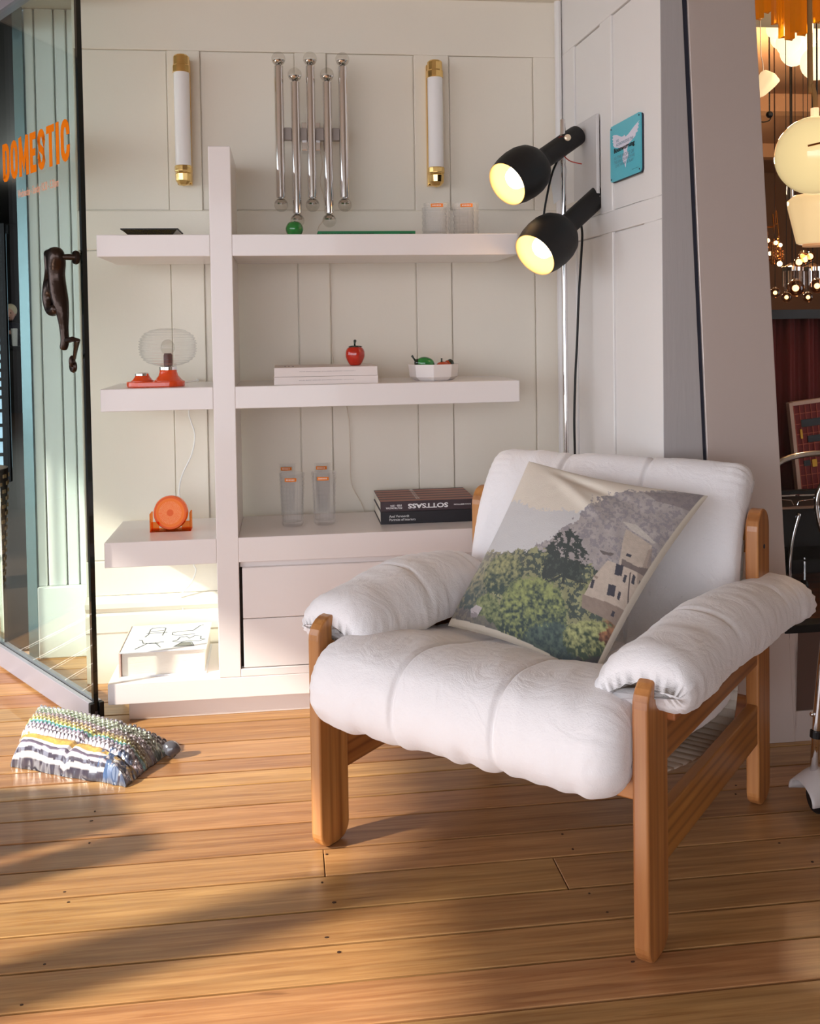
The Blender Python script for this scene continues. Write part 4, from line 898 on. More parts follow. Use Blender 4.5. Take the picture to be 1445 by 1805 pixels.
# hem cord down the side edges of the back cushion
def armcushion(name, cx, prof_fn, y0, y1, seed, parent, ny=110, nt=48, s1=.33, s2=.72):
    vs = []; fs = []
    for a in range(ny + 1):
        t = a / ny; y = y0 + (y1 - y0) * t; c, hw, up, dn, inn, drp = prof_fn(t)
        e = min(t, 1 - t) * (y1 - y0); er = .06 if t < .5 else .09; k = 1.0 if e > er else max(.06, (1 - (1 - e / er) ** 2.3) ** (1 / 2.3))
        seam = 1 - .13 * math.exp(-((t - s1) / .008) ** 2) - .13 * math.exp(-((t - s2) / .008) ** 2)
        for i in range(nt):
            an = 2 * PI * i / nt; ca, sa = math.cos(an), math.sin(an)
            sx = math.copysign(abs(ca) ** .8, ca); sz = math.copysign(abs(sa) ** .8, sa)
            x = c.x + hw * sx * (.75 + .25 * k); z = c.z + (up if sz > 0 else dn) * sz * k * (seam if sz > 0 else 1)
            if sz < 0: z += .018 * (1 - abs(sx)) * 1.0                # hollow where it lies on the arm
            w_ = .0036 * nz(x * 10, y * 26 + seed, z * 10) + .0030 * math.sin(an * 24 + 4 * nz(y * 8, an, seed)) * max(0, 1 - e / .10) + .008 * nz(x * 6 + seed, y * 6, z * 6)
            sid = max(0, 1 - abs(abs(ca) - 1) / .25); w_ += .0030 * nz(y * 60, seed, z * 20) * sid; z -= drp * max(0, -inn * sx) ** 2; 
            vs.append((x + w_ * ca, y - .02 * (1 - k) * (1 if t < .5 else -1) * 0, z + w_ * sa))
    for a in range(ny):
        for i in range(nt):
            b = (i + 1) % nt; fs.append((a * nt + i, a * nt + b, (a + 1) * nt + b, (a + 1) * nt + i))
    fs += [tuple(range(nt)), tuple(range(ny * nt, (ny + 1) * nt))[::-1]]
    mb = MB(); mb.v = vs; mb.f = fs; return obj(name, mb, M_canvas, parent, smooth=True)
def lerp(a, b, t): return a + (b - a) * t
def pR_(t): return Vector((lerp(.362, .400, t), 0, lerp(.492, .470, t) + .012 * math.sin(PI * t))), lerp(.098, .092, t), .066 + .016 * math.sin(PI * t), lerp(.062, .048, t), 1, .030
def pL_(t): return Vector((lerp(-.362, -.350, t), 0, lerp(.482, .498, t) + .012 * math.sin(PI * t))), lerp(.098, .110, t), .064 + .018 * math.sin(PI * t), lerp(.052, .062, t), -1, .035
armcushion('arm_cushion', 0, pR_, .015, .865, 5, ch); armcushion('arm_cushion', 0, pL_, .030, .60, 11, ch, s1=.45, s2=.85)

# ---- printed scatter cushion: its print is a castle above a wooded valley
cTL = chl(932, 813, 1, .63); cTR = chl(1248, 874, 1, .60); cBL = chl(789, 1103, 1, .31); cBR = chl(1045, 1205, 1, .20)
NP = 300
PXc = np.array([[932, 813], [1248, 874], [789, 1103], [1045, 1205]], float)
uu, vv = np.meshgrid(np.linspace(0, 1, NP), np.linspace(0, 1, NP))          # v down
def bil(c, u, v): return c[0] * (1 - u) * (1 - v) + c[1] * u * (1 - v) + c[2] * (1 - u) * v + c[3] * u * v
PX = np.stack([bil([c[0] for c in PXc], uu, vv), bil([c[1] for c in PXc], uu, vv)], -1)
def vnoise(x, y, seed=0, oct_=4):
    rs_ = np.random.RandomState(seed); out = 0; amp = 1; tot_ = 0
    for o_ in range(oct_):
        g_ = rs_.rand(97, 97); xi = np.floor(x).astype(int); yi = np.floor(y).astype(int); fx = x - xi; fy = y - yi; fx = fx * fx * (3 - 2 * fx); fy = fy * fy * (3 - 2 * fy)
        a = g_[yi % 97, xi % 97]; b = g_[yi % 97, (xi + 1) % 97]; c = g_[(yi + 1) % 97, xi % 97]; d = g_[(yi + 1) % 97, (xi + 1) % 97]
        out = out + amp * ((a * (1 - fx) + b * fx) * (1 - fy) + (c * (1 - fx) + d * fx) * fy); tot_ += amp; amp *= .55; x = x * 2.03 + 11; y = y * 2.03 + 5
    return out / tot_
def inpoly(P, poly):
    x, y = P[..., 0], P[..., 1]; r = np.zeros(x.shape, bool); n = len(poly); j = n - 1
    for i in range(n):
        xi, yi = poly[i]; xj, yj = poly[j]
        c = ((yi > y) != (yj > y)) & (x < (xj - xi) * (y - yi) / (yj - yi + 1e-9) + xi); r ^= c; j = i
    return r
def L3(r, g, b): return np.array(rgb(r, g, b))
X, Y = PX[..., 0], PX[..., 1]
n1 = vnoise(X / 14, Y / 14, 1); n2 = vnoise(X / 5, Y / 5, 2); n3 = vnoise(X / 40, Y / 40, 3)
PW = np.stack([X + (n1 - .5) * 22, Y + (n2 - .5) * 18 + (n1 - .5) * 14], -1)
col_ = np.zeros(X.shape + (3,)) + L3(226, 212, 192)
def blend(mask, c, a=1.0):
    global col_
    m = mask[..., None] * (a if np.isscalar(a) else a[..., None]); col_ = col_ * (1 - m) + c * m
blend(inpoly(PW, [(850, 900), (905, 895), (960, 925), (1075, 935), (1040, 985), (960, 1010), (830, 1010)]), L3(206, 202, 200))
haze = L3(172, 160, 156) * (.72 + .5 * n1)[..., None]
far = inpoly(PW, [(940, 1010), (985, 985), (1030, 950), (1070, 905), (1110, 880), (1260, 865), (1255, 900), (1190, 1010), (1150, 1080), (1000, 1080), (950, 1040)]); blend(far, haze)
blend(far & (n2 > .55), L3(128, 122, 132), .6); blend(inpoly(PX, [(1150, 880), (1260, 868), (1240, 915), (1170, 900)]), L3(120, 106, 108), .6)
wood_ = inpoly(PW, [(855, 985), (900, 1000), (930, 1000), (965, 1000), (1000, 1010), (1060, 1030), (1110, 1050), (1110, 1110), (1060, 1200), (950, 1190), (780, 1110), (800, 1060)])
gc = np.where((n2 > .52)[..., None], L3(150, 148, 100), L3(74, 86, 76)) * (.6 + .8 * n1)[..., None]; blend(wood_, gc)
fade = np.clip((1075 - Y) / 90, 0, 1) * np.clip((960 - X) / 120, 0, 1); blend(wood_, L3(176, 160, 140), fade * .65)
def blob(cx, cy, rx, ry, c_dark, c_light, s=0):
    d = ((X - cx) / rx) ** 2 + ((Y - cy) / ry) ** 2 + (n2 - .5) * .9; m = d < 1
    lt = np.clip((n2 - .35) * 2.2 + (cy - Y) / ry * .45, 0, 1); blend(m, c_dark * (1 - lt[..., None]) + c_light * lt[..., None])
blob(840, 1060, 38, 34, L3(70, 86, 84), L3(160, 150, 110)); blob(900, 1040, 40, 36, L3(60, 78, 70), L3(168, 164, 104)); blob(870, 1110, 30, 40, L3(66, 84, 60), L3(150, 156, 96))
blob(955, 1110, 62, 62, L3(52, 70, 66), L3(158, 166, 88)); blob(985, 1165, 60, 40, L3(44, 62, 66), L3(84, 104, 90)); blob(1085, 1075, 40, 30, L3(76, 88, 66), L3(172, 170, 100)); blob(1110, 1130, 42, 30, L3(96, 70, 54), L3(176, 132, 84)); blob(1055, 1150, 52, 32, L3(54, 72, 54), L3(178, 178, 104))
# cedar
tree = np.zeros(X.shape, bool); rr_ = random.Random(4)
for k_ in range(16):
    yy_ = 972 + k_ * 5.2; wd_ = 9 + 26 * math.sin(min(1, (k_ + 2) / 13) * PI * .62); cxk = 1022 + rr_.uniform(-5, 5) - k_ * .7
    tree |= (np.abs(Y - yy_ - (np.abs(X - cxk)) * .22 + (n1 - .5) * 8) < 2.3 + n2) & (np.abs(X - cxk) < wd_ * (.75 + .5 * n2))
tree &= (n2 > .40)
tree |= (np.abs(X - (1024 - (Y - 970) * .14)) < 2.4) & (Y > 966) & (Y < 1062); blend(tree, L3(58, 66, 62))
# castle
T_ = L3(196, 176, 156); Td = L3(150, 128, 112); Rf = L3(196, 186, 174); Wn = L3(62, 60, 72)
def poly(p, c, a=1.0): blend(inpoly(PX, p), c * (.86 + .28 * n2)[..., None], a)
poly([(1118, 975), (1160, 985), (1150, 1020), (1158, 1035), (1135, 1060), (1095, 1050), (1108, 1010)], T_)
poly([(1086, 1020), (1162, 1040), (1140, 1115), (1120, 1110), (1042, 1085), (1060, 1050)], T_); poly([(1042, 1078), (1130, 1100), (1120, 1130), (1040, 1100)], Td)
poly([(1140, 1000), (1160, 990), (1155, 1025), (1140, 1060), (1132, 1050)], Td, .6)
poly([(1118, 962), (1156, 984), (1150, 1004), (1140, 1030), (1106, 1018), (1112, 985)], T_ * .92); poly([(1112, 948), (1135, 952), (1166, 980), (1160, 982), (1128, 965)], Rf); poly([(1110, 1015), (1135, 1025), (1168, 1020), (1160, 1040), (1120, 1030), (1108, 1025)], L3(120, 104, 98)); poly([(1073, 1003), (1098, 1008), (1092, 1012), (1078, 1010)], L3(110, 98, 96)); poly([(1060, 1045), (1070, 1048), (1066, 1052)], Td)
for wx, wy, sx_, sy_ in [(1104, 1034, 6, 10), (1090, 1068, 6, 10), (1127, 1046, 2.2, 8), (1113, 1047, 2, 7), (1102, 1075, 2, 7), (1137, 1052, 2.5, 8), (1121, 1008, 4, 3.5), (1059, 1060, 2.2, 8), (1104, 1107, 2, 6), (1090, 1104, 2, 5)]:
    poly([(wx - sx_ + 2, wy - sy_), (wx + sx_ + 2, wy - sy_ + 2), (wx + sx_ - 2, wy + sy_), (wx - sx_ - 2, wy + sy_ - 2)], Wn)
poly([(1122, 1035), (1124, 1035), (1112, 1110), (1110, 1110)], L3(90, 76, 76)); poly([(1145, 1045), (1147, 1045), (1135, 1115), (1132, 1115)], L3(90, 76, 76))
blob(1105, 1140, 40, 18, L3(96, 60, 44), L3(184, 120, 70)); blob(1140, 1105, 14, 18, L3(70, 84, 50), L3(140, 150, 80))
poly([(838, 1090), (850, 1085), (862, 1092), (850, 1106), (838, 1104)], L3(190, 176, 176)); blend(inpoly(PW, [(800, 1075), (830, 1088), (880, 1120), (900, 1150), (860, 1130), (795, 1100)]), L3(116, 104, 104), .7)
blend(inpoly(PW, [(985, 1185), (1060, 1172), (1100, 1160), (1070, 1210), (1000, 1215)]), L3(58, 54, 60), .9); blend(inpoly(PW, [(880, 1135), (1000, 1190), (1040, 1215), (960, 1200)]), L3(86, 88, 90), .8)
col_ = (col_ * .8 + col_.mean(-1, keepdims=True) * .2) * .93 + .025
edge = np.minimum(np.minimum(uu, 1 - uu), np.minimum(vv, 1 - vv)); blend((vv > .965 + .03 * uu) | (uu > .985), L3(206, 196, 180))
tBL = Vector
n_pil = ((cTR - cTL).cross(cBL - cTL)).normalized()
if n_pil.y > 0: n_pil = -n_pil                                # toward the front of the chair
cc = [np.array(c) for c in (cTL, cTR, cBL, cBR)]
# edges bow inwards between the corners
u2 = uu + .035 * np.sin(PI * vv) * (1 - 2 * uu) ** 3 * 1.0; v2 = vv + .035 * np.sin(PI * uu) * (1 - 2 * vv) ** 3
base = bil([c[None, None, :] for c in cc], u2[..., None], v2[..., None])
h = (np.clip(16 * uu * (1 - uu) * vv * (1 - vv), 0, 1)) ** .42 * .062
wrk = .006 * (vnoise(uu * 5, vv * 5, 7, 3) - .5) + .012 * np.exp(-((vv - .10 - .25 * (uu - .45)) / .03) ** 2) * np.exp(-((uu - .40) / .22) ** 2) * -1 + .009 * np.exp(-((vv - .17 - .5 * (uu - .4)) / .035) ** 2) * np.exp(-((uu - .42) / .18) ** 2)
wrk = wrk * np.clip(edge * 12, 0, 1)
nv = np.array(n_pil)
front = base + nv * (h + wrk)[..., None]
NB = 40; ub, vb = np.meshgrid(np.linspace(0, 1, NB), np.linspace(0, 1, NB))
def gridmesh(P, n, flip=False):
    idx = np.arange(n * n).reshape(n, n); f = np.stack([idx[:-1, :-1], idx[1:, :-1], idx[1:, 1:], idx[:-1, 1:]], -1).reshape(-1, 4)
    if flip: f = f[:, ::-1]
    mb = MB(); mb.v = [tuple(v) for v in P.reshape(-1, 3)]; mb.f = [tuple(int(q) for q in r) for r in f]; return mb
pil = bpy.data.objects.new('scatter_cushion', None); link(pil, None, CO, CPH)
tag(pil, 'square scatter cushion printed with a castle tower above a wooded valley, on the white armchair', 'cushion')
cenp = sum((Vector(c) for c in (cTL, cTR, cBL, cBR)), Vector()) / 4
pil.location = CO + cu_ * cenp.x + cn_ * cenp.y + Vector((0, 0, min(cBL.z, cBR.z)))
sh0 = np.array([cenp.x, cenp.y, min(cBL.z, cBR.z)])
M_pillow = attr_mat('printed_linen', .9, .35, 500, 0, .2, .2)
o = obj('printed_front', gridmesh(front - sh0, NP), M_pillow, pil, smooth=True, fixn=False); attr(o, col_.reshape(-1, 3))
u3 = ub + .035 * np.sin(PI * vb) * (1 - 2 * ub) ** 3; v3 = vb + .035 * np.sin(PI * ub) * (1 - 2 * vb) ** 3
bb = bil([c[None, None, :] for c in cc], u3[..., None], v3[..., None]) - nv * ((np.clip(16 * ub * (1 - ub) * vb * (1 - vb), 0, 1)) ** .42 * .038)[..., None]
obj('plain_back', gridmesh(bb - sh0, NB, True), mat('linen_plain', rgb(206, 194, 176), .9, bump=.3, bscale=500), pil, smooth=True, fixn=False)

# ================================================================== BUBBLE-WRAPPED PARCEL on the floor
oc = [atz(*q, 0.0) for q in [(8, 1345), (30, 1305), (72, 1268), (110, 1262), (165, 1268), (225, 1288), (280, 1302), (312, 1318), (285, 1340), (245, 1372), (215, 1388), (140, 1374), (70, 1372), (30, 1362)]]
# the parcel is a flat bag: grid in a quad frame, thickness bulging
qa = atz(20, 1352, 0); qb = atz(222, 1387, 0); qc = atz(306, 1322, 0); qd = atz(62, 1272, 0)
NX, NY = 330, 190
gu, gv = np.meshgrid(np.linspace(0, 1, NX), np.linspace(0, 1, NY))           # v: 0 front, 1 back
co4 = [np.array(qd), np.array(qc), np.array(qa), np.array(qb)]
Bp = bil([c[None, None, :] for c in co4], gu[..., None], (1 - gv)[..., None])
ed = np.minimum(np.minimum(gu * 1.5, (1 - gu) * .9), np.minimum(gv * 1.6, (1 - gv)))
hgt = .004 + .080 * (1 - (1 - np.clip(ed / .15, 0, 1)) ** 2) ** .8 * (.62 + .38 * np.clip(1.25 - gu, 0, 1)) * (.55 + .45 * np.sin(PI * np.clip(gv * .75 + .12, 0, 1)))
hgt += .016 * (vnoise(gu * 6, gv * 4, 5, 3) - .5) * np.clip(ed / .05, 0, 1) - .010 * np.exp(-((gv - .25 + .25 * (gu - .5) ** 2) / .02) ** 2) - .008 * np.exp(-((gu - .62 - .3 * (gv - .5)) / .02) ** 2)
hgt += .012 * (vnoise(gu * 22, gv * 12, 6, 2) - .5) * np.clip((gu - .62) / .2, 0, 1)
# bubbles: hexagonal rows of little domes with a rim
nbx = 30; nby = 17; by_ = gv * nby; ro = np.floor(by_); bx_ = gu * nbx + (ro % 2) * .5; dd = np.sqrt((bx_ % 1 - .5) ** 2 + (by_ % 1 - .5) ** 2)
bub = np.clip(1 - (dd / .42) ** 4, 0, 1) * (1 - .6 * np.exp(-((dd) / .16) ** 2)); bmask = np.clip((gv - .22) / .04, 0, 1) * np.clip(ed / .03, 0, 1) * (.5 + .5 * vnoise(gu * 20, gv * 12, 9))
hgt += .0085 * bub * bmask
bcol = np.zeros(gu.shape + (3,)); nn = vnoise(gu * 30, gv * 10, 12); gw = gv + .03 * (vnoise(gu * 4, gv * 3, 4) - .5)
bands = [(0, (70, 62, 78)), (.02, (216, 210, 206)), (.035, (74, 66, 84)), (.055, (196, 190, 204)), (.075, (104, 92, 116)), (.10, (222, 218, 226)), (.135, (226, 178, 40)), (.19, (190, 150, 70)), (.23, (220, 208, 224)), (.27, (84, 74, 96)), (.285, (214, 204, 220)), (.33, (150, 130, 170)), (.37, (90, 210, 214)), (.42, (214, 214, 90)), (.47, (196, 168, 110)), (.54, (170, 150, 160)), (.62, (150, 168, 140)), (.72, (196, 214, 186)), (.82, (150, 142, 158)), (.90, (130, 116, 150)), (1.01, (200, 190, 210))]
for i in range(len(bands) - 1):
    m = (gw >= bands[i][0]) & (gw < bands[i + 1][0] if i < len(bands) - 2 else gw >= bands[i][0]); bcol[m] = L3(*bands[i][1])
bcol[(gu > .74) & (gv < .30) & (nn > .45)] = L3(60, 110, 170)
bcol = bcol * .72 + bcol.mean(-1, keepdims=True) * .28
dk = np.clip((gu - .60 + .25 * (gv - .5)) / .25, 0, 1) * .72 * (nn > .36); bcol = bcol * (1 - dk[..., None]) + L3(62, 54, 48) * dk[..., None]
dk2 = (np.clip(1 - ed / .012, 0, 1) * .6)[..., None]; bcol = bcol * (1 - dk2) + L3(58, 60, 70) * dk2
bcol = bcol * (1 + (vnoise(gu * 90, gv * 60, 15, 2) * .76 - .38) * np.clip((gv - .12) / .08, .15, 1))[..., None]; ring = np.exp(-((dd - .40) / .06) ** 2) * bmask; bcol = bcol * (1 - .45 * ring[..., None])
jag = .008 * (vnoise(gu * 9, gv * 7, 21, 3) - .5)
Bp[..., 0] += jag; Bp[..., 1] += jag[:, ::-1] * 1.5; Bp[..., 2] = hgt
pc0 = sum((Vector(q) for q in (qa, qb, qc, qd)), Vector()) / 4
par = thing('parcel', 'bubble-wrapped striped textile parcel lying on the floor by the glass door', 'parcel', (pc0.x, pc0.y, 0))
idx = np.arange(NX * NY).reshape(NY, NX); f = np.stack([idx[:-1, :-1], idx[:-1, 1:], idx[1:, 1:], idx[1:, :-1]], -1).reshape(-1, 4)
mb = MB(); mb.v = [tuple(v) for v in (Bp - np.array([pc0.x, pc0.y, 0])).reshape(-1, 3)]; mb.f = [tuple(int(q) for q in r) for r in f]
rim = list(idx[0, :]) + list(idx[1:, -1]) + list(idx[-1, :-1][::-1]) + list(idx[1:-1, 0][::-1]); nv0 = len(mb.v)
for i in rim: v = mb.v[i]; mb.v.append((v[0], v[1], .0005))
for i in range(len(rim)): j = (i + 1) % len(rim); mb.f.append((int(rim[j]), int(rim[i]), nv0 + i, nv0 + j))
cols = np.concatenate([bcol.reshape(-1, 3), np.tile(L3(50, 48, 52), (len(rim), 1))])
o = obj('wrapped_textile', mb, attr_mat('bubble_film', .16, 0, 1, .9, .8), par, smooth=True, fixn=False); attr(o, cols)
kn = atz(305, 1322, .02) - Vector((pc0.x, pc0.y, 0))
mb = MB(); vs0 = len(mb.v); mb.sphere((kn.x - .004, kn.y, .024), .024, 16, 10, (1, .8, .9)); mb.v = [(v[0] + .008 * nz(v[0] * 60, v[1] * 60, v[2] * 60), v[1] + .008 * nz(v[1] * 60, v[2] * 60, v[0] * 60), v[2]) for v in mb.v]
obj('film_knot', mb, mat('clear_film_dark', rgb(78, 78, 84), .15, coat=.9), par, smooth=True)

# ================================================================== SHOWROOM behind the window (right)
M_red = mat('red_curtain', rgb(84, 14, 16), .9)
M_brownc = mat('showroom_ceiling', rgb(150, 112, 84), .8, var=.15, vscale=1.5, bump=.2, bscale=4)
struct('ceiling_showroom', MB().box(1.58, 6.5, CB + .09, 7.2, 2.75, 2.8), M_brownc)
struct('wall_showroom_left', MB().box(1.575, 1.60, CB + .09, 7.2, 0, 2.8), hall)
struct('wall_showroom_right', MB().box(6.3, 6.35, CB + .09, 7.2, 0, 2.8), mat('showroom_wall', rgb(120, 88, 66), .8))
struct('wall_showroom_back', MB().box(1.58, 6.5, 7.0, 7.05, 0, 2.8), mat('showroom_wall2', rgb(104, 74, 54), .8))
struct('floor_showroom', MB().box(1.60, 6.5, CB + .09, 7.2, -.012, .002), mat('showroom_floor', rgb(70, 44, 28), .6))
struct('wall_showroom_upper', MB().box(1.58, 6.5, CB, CB + .09, 2.3, 2.8), hall)
for i, bb_ in enumerate((1.6, 3.6, 5.4)): struct('ceiling_beam', MB().box(1.6, 6.3, bb_, bb_ + .14, 2.63, 2.75), mat('beam_plaster', rgb(176, 134, 100), .8) if i == 0 else bpy.data.materials['beam_plaster'])
# display platform, low black back board, curtain
pz = .325
struct('display_platform', MB().box(1.90, 3.4, CB + .05, .34, 0.003, pz), wood('display_wood', rgb(96, 54, 32), rgb(120, 70, 42), rgb(70, 38, 22), 'x', .8, .4))
struct('display_backboard', MB().box(1.90, 3.4, .10, .13, pz, .60), M_black)
cur = thing('curtain', 'dark red pleated curtain behind the bar trolley', 'curtain', (2.5, .55, 0.0))
mb = MB(); n = 240; vs = []
cz1 = at(1400, 562, .55).z
for i in range(n + 1):
    x = -.75 + 1.6 * i / n; y = .018 * math.sin(i * .55) + .008 * math.sin(i * 1.7)
    vs += [(x, y, .325), (x, y * .8, cz1)]
mb.add(vs, [(2 * i, 2 * i + 2, 2 * i + 3, 2 * i + 1) for i in range(n)]); obj('pleated_cloth', mb, M_red, cur, smooth=True, solid=.003)
obj('curtain_rail', MB().box(-.75, .85, -.03, .03, cz1 - .0, at(1400, 546, .55).z), M_black, cur)
# leaning woven board
fb = .44; A = at(1391, 709, fb); B = at(1408, 872, fb)
pf = thing('framed_weaving', 'framed red woven panel with black and yellow blocks against the curtain', 'picture', (B.x, fb, B.z))
wv_ = .36; hv = A.z - B.z; sl = (A.x - B.x)
Msh = Matrix(((1, 0, sl / hv, 0), (0, 1, 0, 0), (0, 0, 1, 0), (0, 0, 0, 1)))
Mrt = Matrix.Rotation(-math.atan2(sl, hv) * 1.0, 4, 'Y').inverted()
Mrt = Matrix.Rotation(math.atan2(sl, hv), 4, 'Y')
obj('backing', MB().box(0, wv_, 0, .01, 0, hv, Mrt), mat('weave_red', rgb(112, 30, 26), .8), pf)
mbf = MB(); mbf.box(-.008, .006, -.012, .012, 0, hv, Mrt); mbf.box(.006, wv_, -.012, .012, hv - .012, hv + .002, Mrt); obj('frame', mbf, mat('pale_wood', rgb(190, 150, 128), .5), pf, bevel=.001)
mbg = MB()
for i in range(16): mbg.box(.012 + i * .022, .014 + i * .022, -.003, -.001, .005, hv - .015, Mrt)
for i in range(9): mbg.box(.006, wv_, -.003, -.001, .03 + i * hv / 9, .032 + i * hv / 9, Mrt)
obj('thread_grid', mbg, mat('thread', rgb(176, 80, 56), .7), pf)
mbk = MB(); mbk.box(.035, .30, -.005, -.001, hv * .72, hv * .80, Mrt); mbk.box(.055, .30, -.005, -.001, hv * .55, hv * .62, Mrt); mbk.box(.03, .055, -.005, -.001, hv * .30, hv * .36, Mrt); obj('black_block', mbk, M_black, pf)
mby = MB(); mby.box(.028, .036, -.005, -.001, hv * .60, hv * .70, Mrt); mby.box(.062, .080, -.005, -.001, hv * .28, hv * .36, Mrt); obj('yellow_block', mby, mat('yellow', rgb(206, 150, 40), .7), pf)
# bar trolley
tb = -.10
T0 = at(1372, 905, tb)
bt_ = thing('bar_trolley', 'chrome and dark glass bar trolley with curved tubes inside the shop window', 'trolley', (T0.x, tb, pz)); t0v = Vector((T0.x, tb, pz))
L_ = lambda px, py, b=tb: at(px, py, b) - t0v
obj('handle_tube', MB().tube(smoothpts([L_(1360, 832), L_(1374, 815), L_(1395, 806), L_(1420, 801), L_(1450, 799), L_(1500, 802), L_(1540, 820)]), .0095, 12), M_chrome, bt_, smooth=True)
obj('side_hoop', MB().tube(smoothpts([L_(1408, 905, tb), L_(1396, 950, tb), L_(1391, 1000, tb), L_(1394, 1040, tb), L_(1404, 1075, tb), L_(1412, 1096, tb), L_(1418, 1110, tb)]), .0065, 10), M_chrome, bt_, smooth=True)
obj('side_hoop', MB().tube(smoothpts([L_(1462, 830, tb - .06), L_(1441, 870, tb - .06), L_(1440, 905, tb - .06), L_(1452, 945, tb - .06), L_(1480, 985, tb - .06), L_(1520, 1100, tb - .06)]), .008, 10), M_chrome, bt_, smooth=True)
x0_ = L_(1366, 890).x; x1_ = L_(1560, 890).x
za, zb3 = L_(1400, 872).z, L_(1400, 893).z
obj('tray_rail', MB().box(x0_, x1_, -.003, .003, za - .004, za), M_chrome, bt_); obj('tray_rim', MB().box(x0_, x1_, -.004, .004, zb3 - .007, zb3), mat('satin_brass', rgb(190, 160, 140), .3, .8), bt_)
obj('tray_glass', MB().box(x0_, x1_, 0, .18, zb3 - .006, zb3 - .001), M_black, bt_); obj('tray_rim', MB().box(x0_, x1_, .176, .184, L_(1400, 906).z - .003, L_(1400, 906).z), M_chrome, bt_)
obj('gallery_wire', MB().tube([L_(1376, 881), L_(1394, 882), L_(1398, 890)], .0016, 6).tube([L_(1405, 890), L_(1407, 884), L_(1425, 881), L_(1445, 879)], .0016, 6), M_chrome, bt_)
obj('lower_shelf', MB().box(x0_ + .03, x1_, 0, .18, .09, .095), M_black, bt_)
for xx in (x0_ + .10, x1_ - .05):
    for yy in (.01, .17): obj('castor', MB().lathe([(.014, -.006), (.016, 0), (.014, .006)], 16, Matrix.Translation((xx, yy, .016)) @ Matrix.Rotation(PI / 2, 4, 'Y')), M_black, bt_); obj('leg_tube', MB().tube([(xx, yy, .018), (xx, yy, .10)], .004, 8), M_chrome, bt_)

def fill_light(p, e, c=(1.0, .66, .36), r=.12):
    d = bpy.data.lights.new('fill_point', 'POINT'); d.energy = e; d.color = c; d.shadow_soft_size = r
    o = bpy.data.objects.new('fill_point', d); C.objects.link(o); o.location = wo(*p)
fill_light((3.2, 2.2, 2.3), 60); fill_light((3.2, 4.6, 2.3), 60); fill_light((2.6, .30, 2.2), 5)  # extra points without fittings, lifting the dark showroom beside its own lamps
# ---- hanging lights in the showroom
def hang(name, label, cat, p, group=None): return thing(name, label, cat, (p.x, p.y, p.z), 0, group)
CZ = 2.75
M_amber = cut_glass('amber_prism', rgb(236, 160, 30), .35, 1.45, .04)
M_ambers = mat('amber_glass', rgb(206, 130, 20), .12, coat=.8, trans=.55, emit=rgb(230, 140, 20), es=.12)
M_gold = mat('gold_frame', rgb(176, 110, 50), .25, 1)
# amber prism chandelier
dA = 3.3
cA = atd(1400, -30, dA)
am = hang('amber_chandelier', 'amber glass prism chandelier hanging at the top of the shop window', 'chandelier', cA)
rnda = random.Random(2)
def tri(mb, c, r, h, rot):
    pts = []
    for i in range(6):
        a = rot + i * PI / 3; q = r if i % 2 == 0 else r * .42; pts.append((c.x + q * math.cos(a), c.y + q * math.sin(a), c.z))
    mb.prism(pts, (0, 0, h))
for (px, py, hh_, bo_) in [(1338, 34, .16, 0), (1352, 22, .18, .06), (1368, 42, .14, .0), (1381, 66, .20, -.02), (1393, 70, .22, -.05), (1403, 56, .2, -.08), (1415, 62, .2, -.06), (1426, 58, .2, -.03), (1432, 22, .14, .05), (1440, 40, .16, .0), (1448, 30, .16, .03), (1344, 10, .12, .1), (1372, 14, .14, .09), (1386, 48, .2, .05), (1410, 30, .16, .1), (1456, 50, .2, -.04), (1468, 40, .2, -.04), (1480, 20, .2, 0)]:
    c = atd(px, py, dA + bo_) - cA; mb = MB(); tri(mb, c, .019, hh_, rnda.uniform(0, 1)); obj('prism', mb, M_ambers, am)
obj('ring_frame', MB().lathe([(.10, .06), (.15, .06), (.15, .07), (.10, .07)], 32), M_gold, am); obj('stem', MB().tube([(0, 0, .05), (0, 0, CZ - cA.z)], .008, 8), M_gold, am)
# white globe cluster
M_lit = mat('lit_opal', rgb(255, 236, 196), .4, emit=(1.0, .78, .46), es=.95)
M_litw = mat('lit_shade', rgb(250, 232, 190), .4, emit=(1.0, .70, .38), es=.55)
dB = 4.2; cB = atd(1410, 70, dB)
wg = hang('globe_cluster', 'cluster pendant of overlapping white glass discs', 'pendant light', cB)
for (px, py, rr2, bo_) in [(1366, 52, 17, .05), (1376, 68, 20, .1), (1390, 76, 24, 0), (1398, 92, 25, .02), (1418, 60, 26, .04), (1440, 60, 26, .1), (1438, 112, 29, -.06), (1425, 90, 26, .08), (1442, 18, 16, .05), (1460, 90, 28, .03), (1475, 60, 26, .06)]:
    c = atd(px, py, dB + bo_) - cB; obj('glass_disc', MB().sphere((c.x, c.y, c.z), rr2 * dB / FPX, 20, 12, (1, .55, 1)), M_lit, wg, smooth=True)
obj('stem', MB().tube([(.05, 0, .1), (.05, 0, CZ - cB.z)], .006, 8), M_gold, wg)
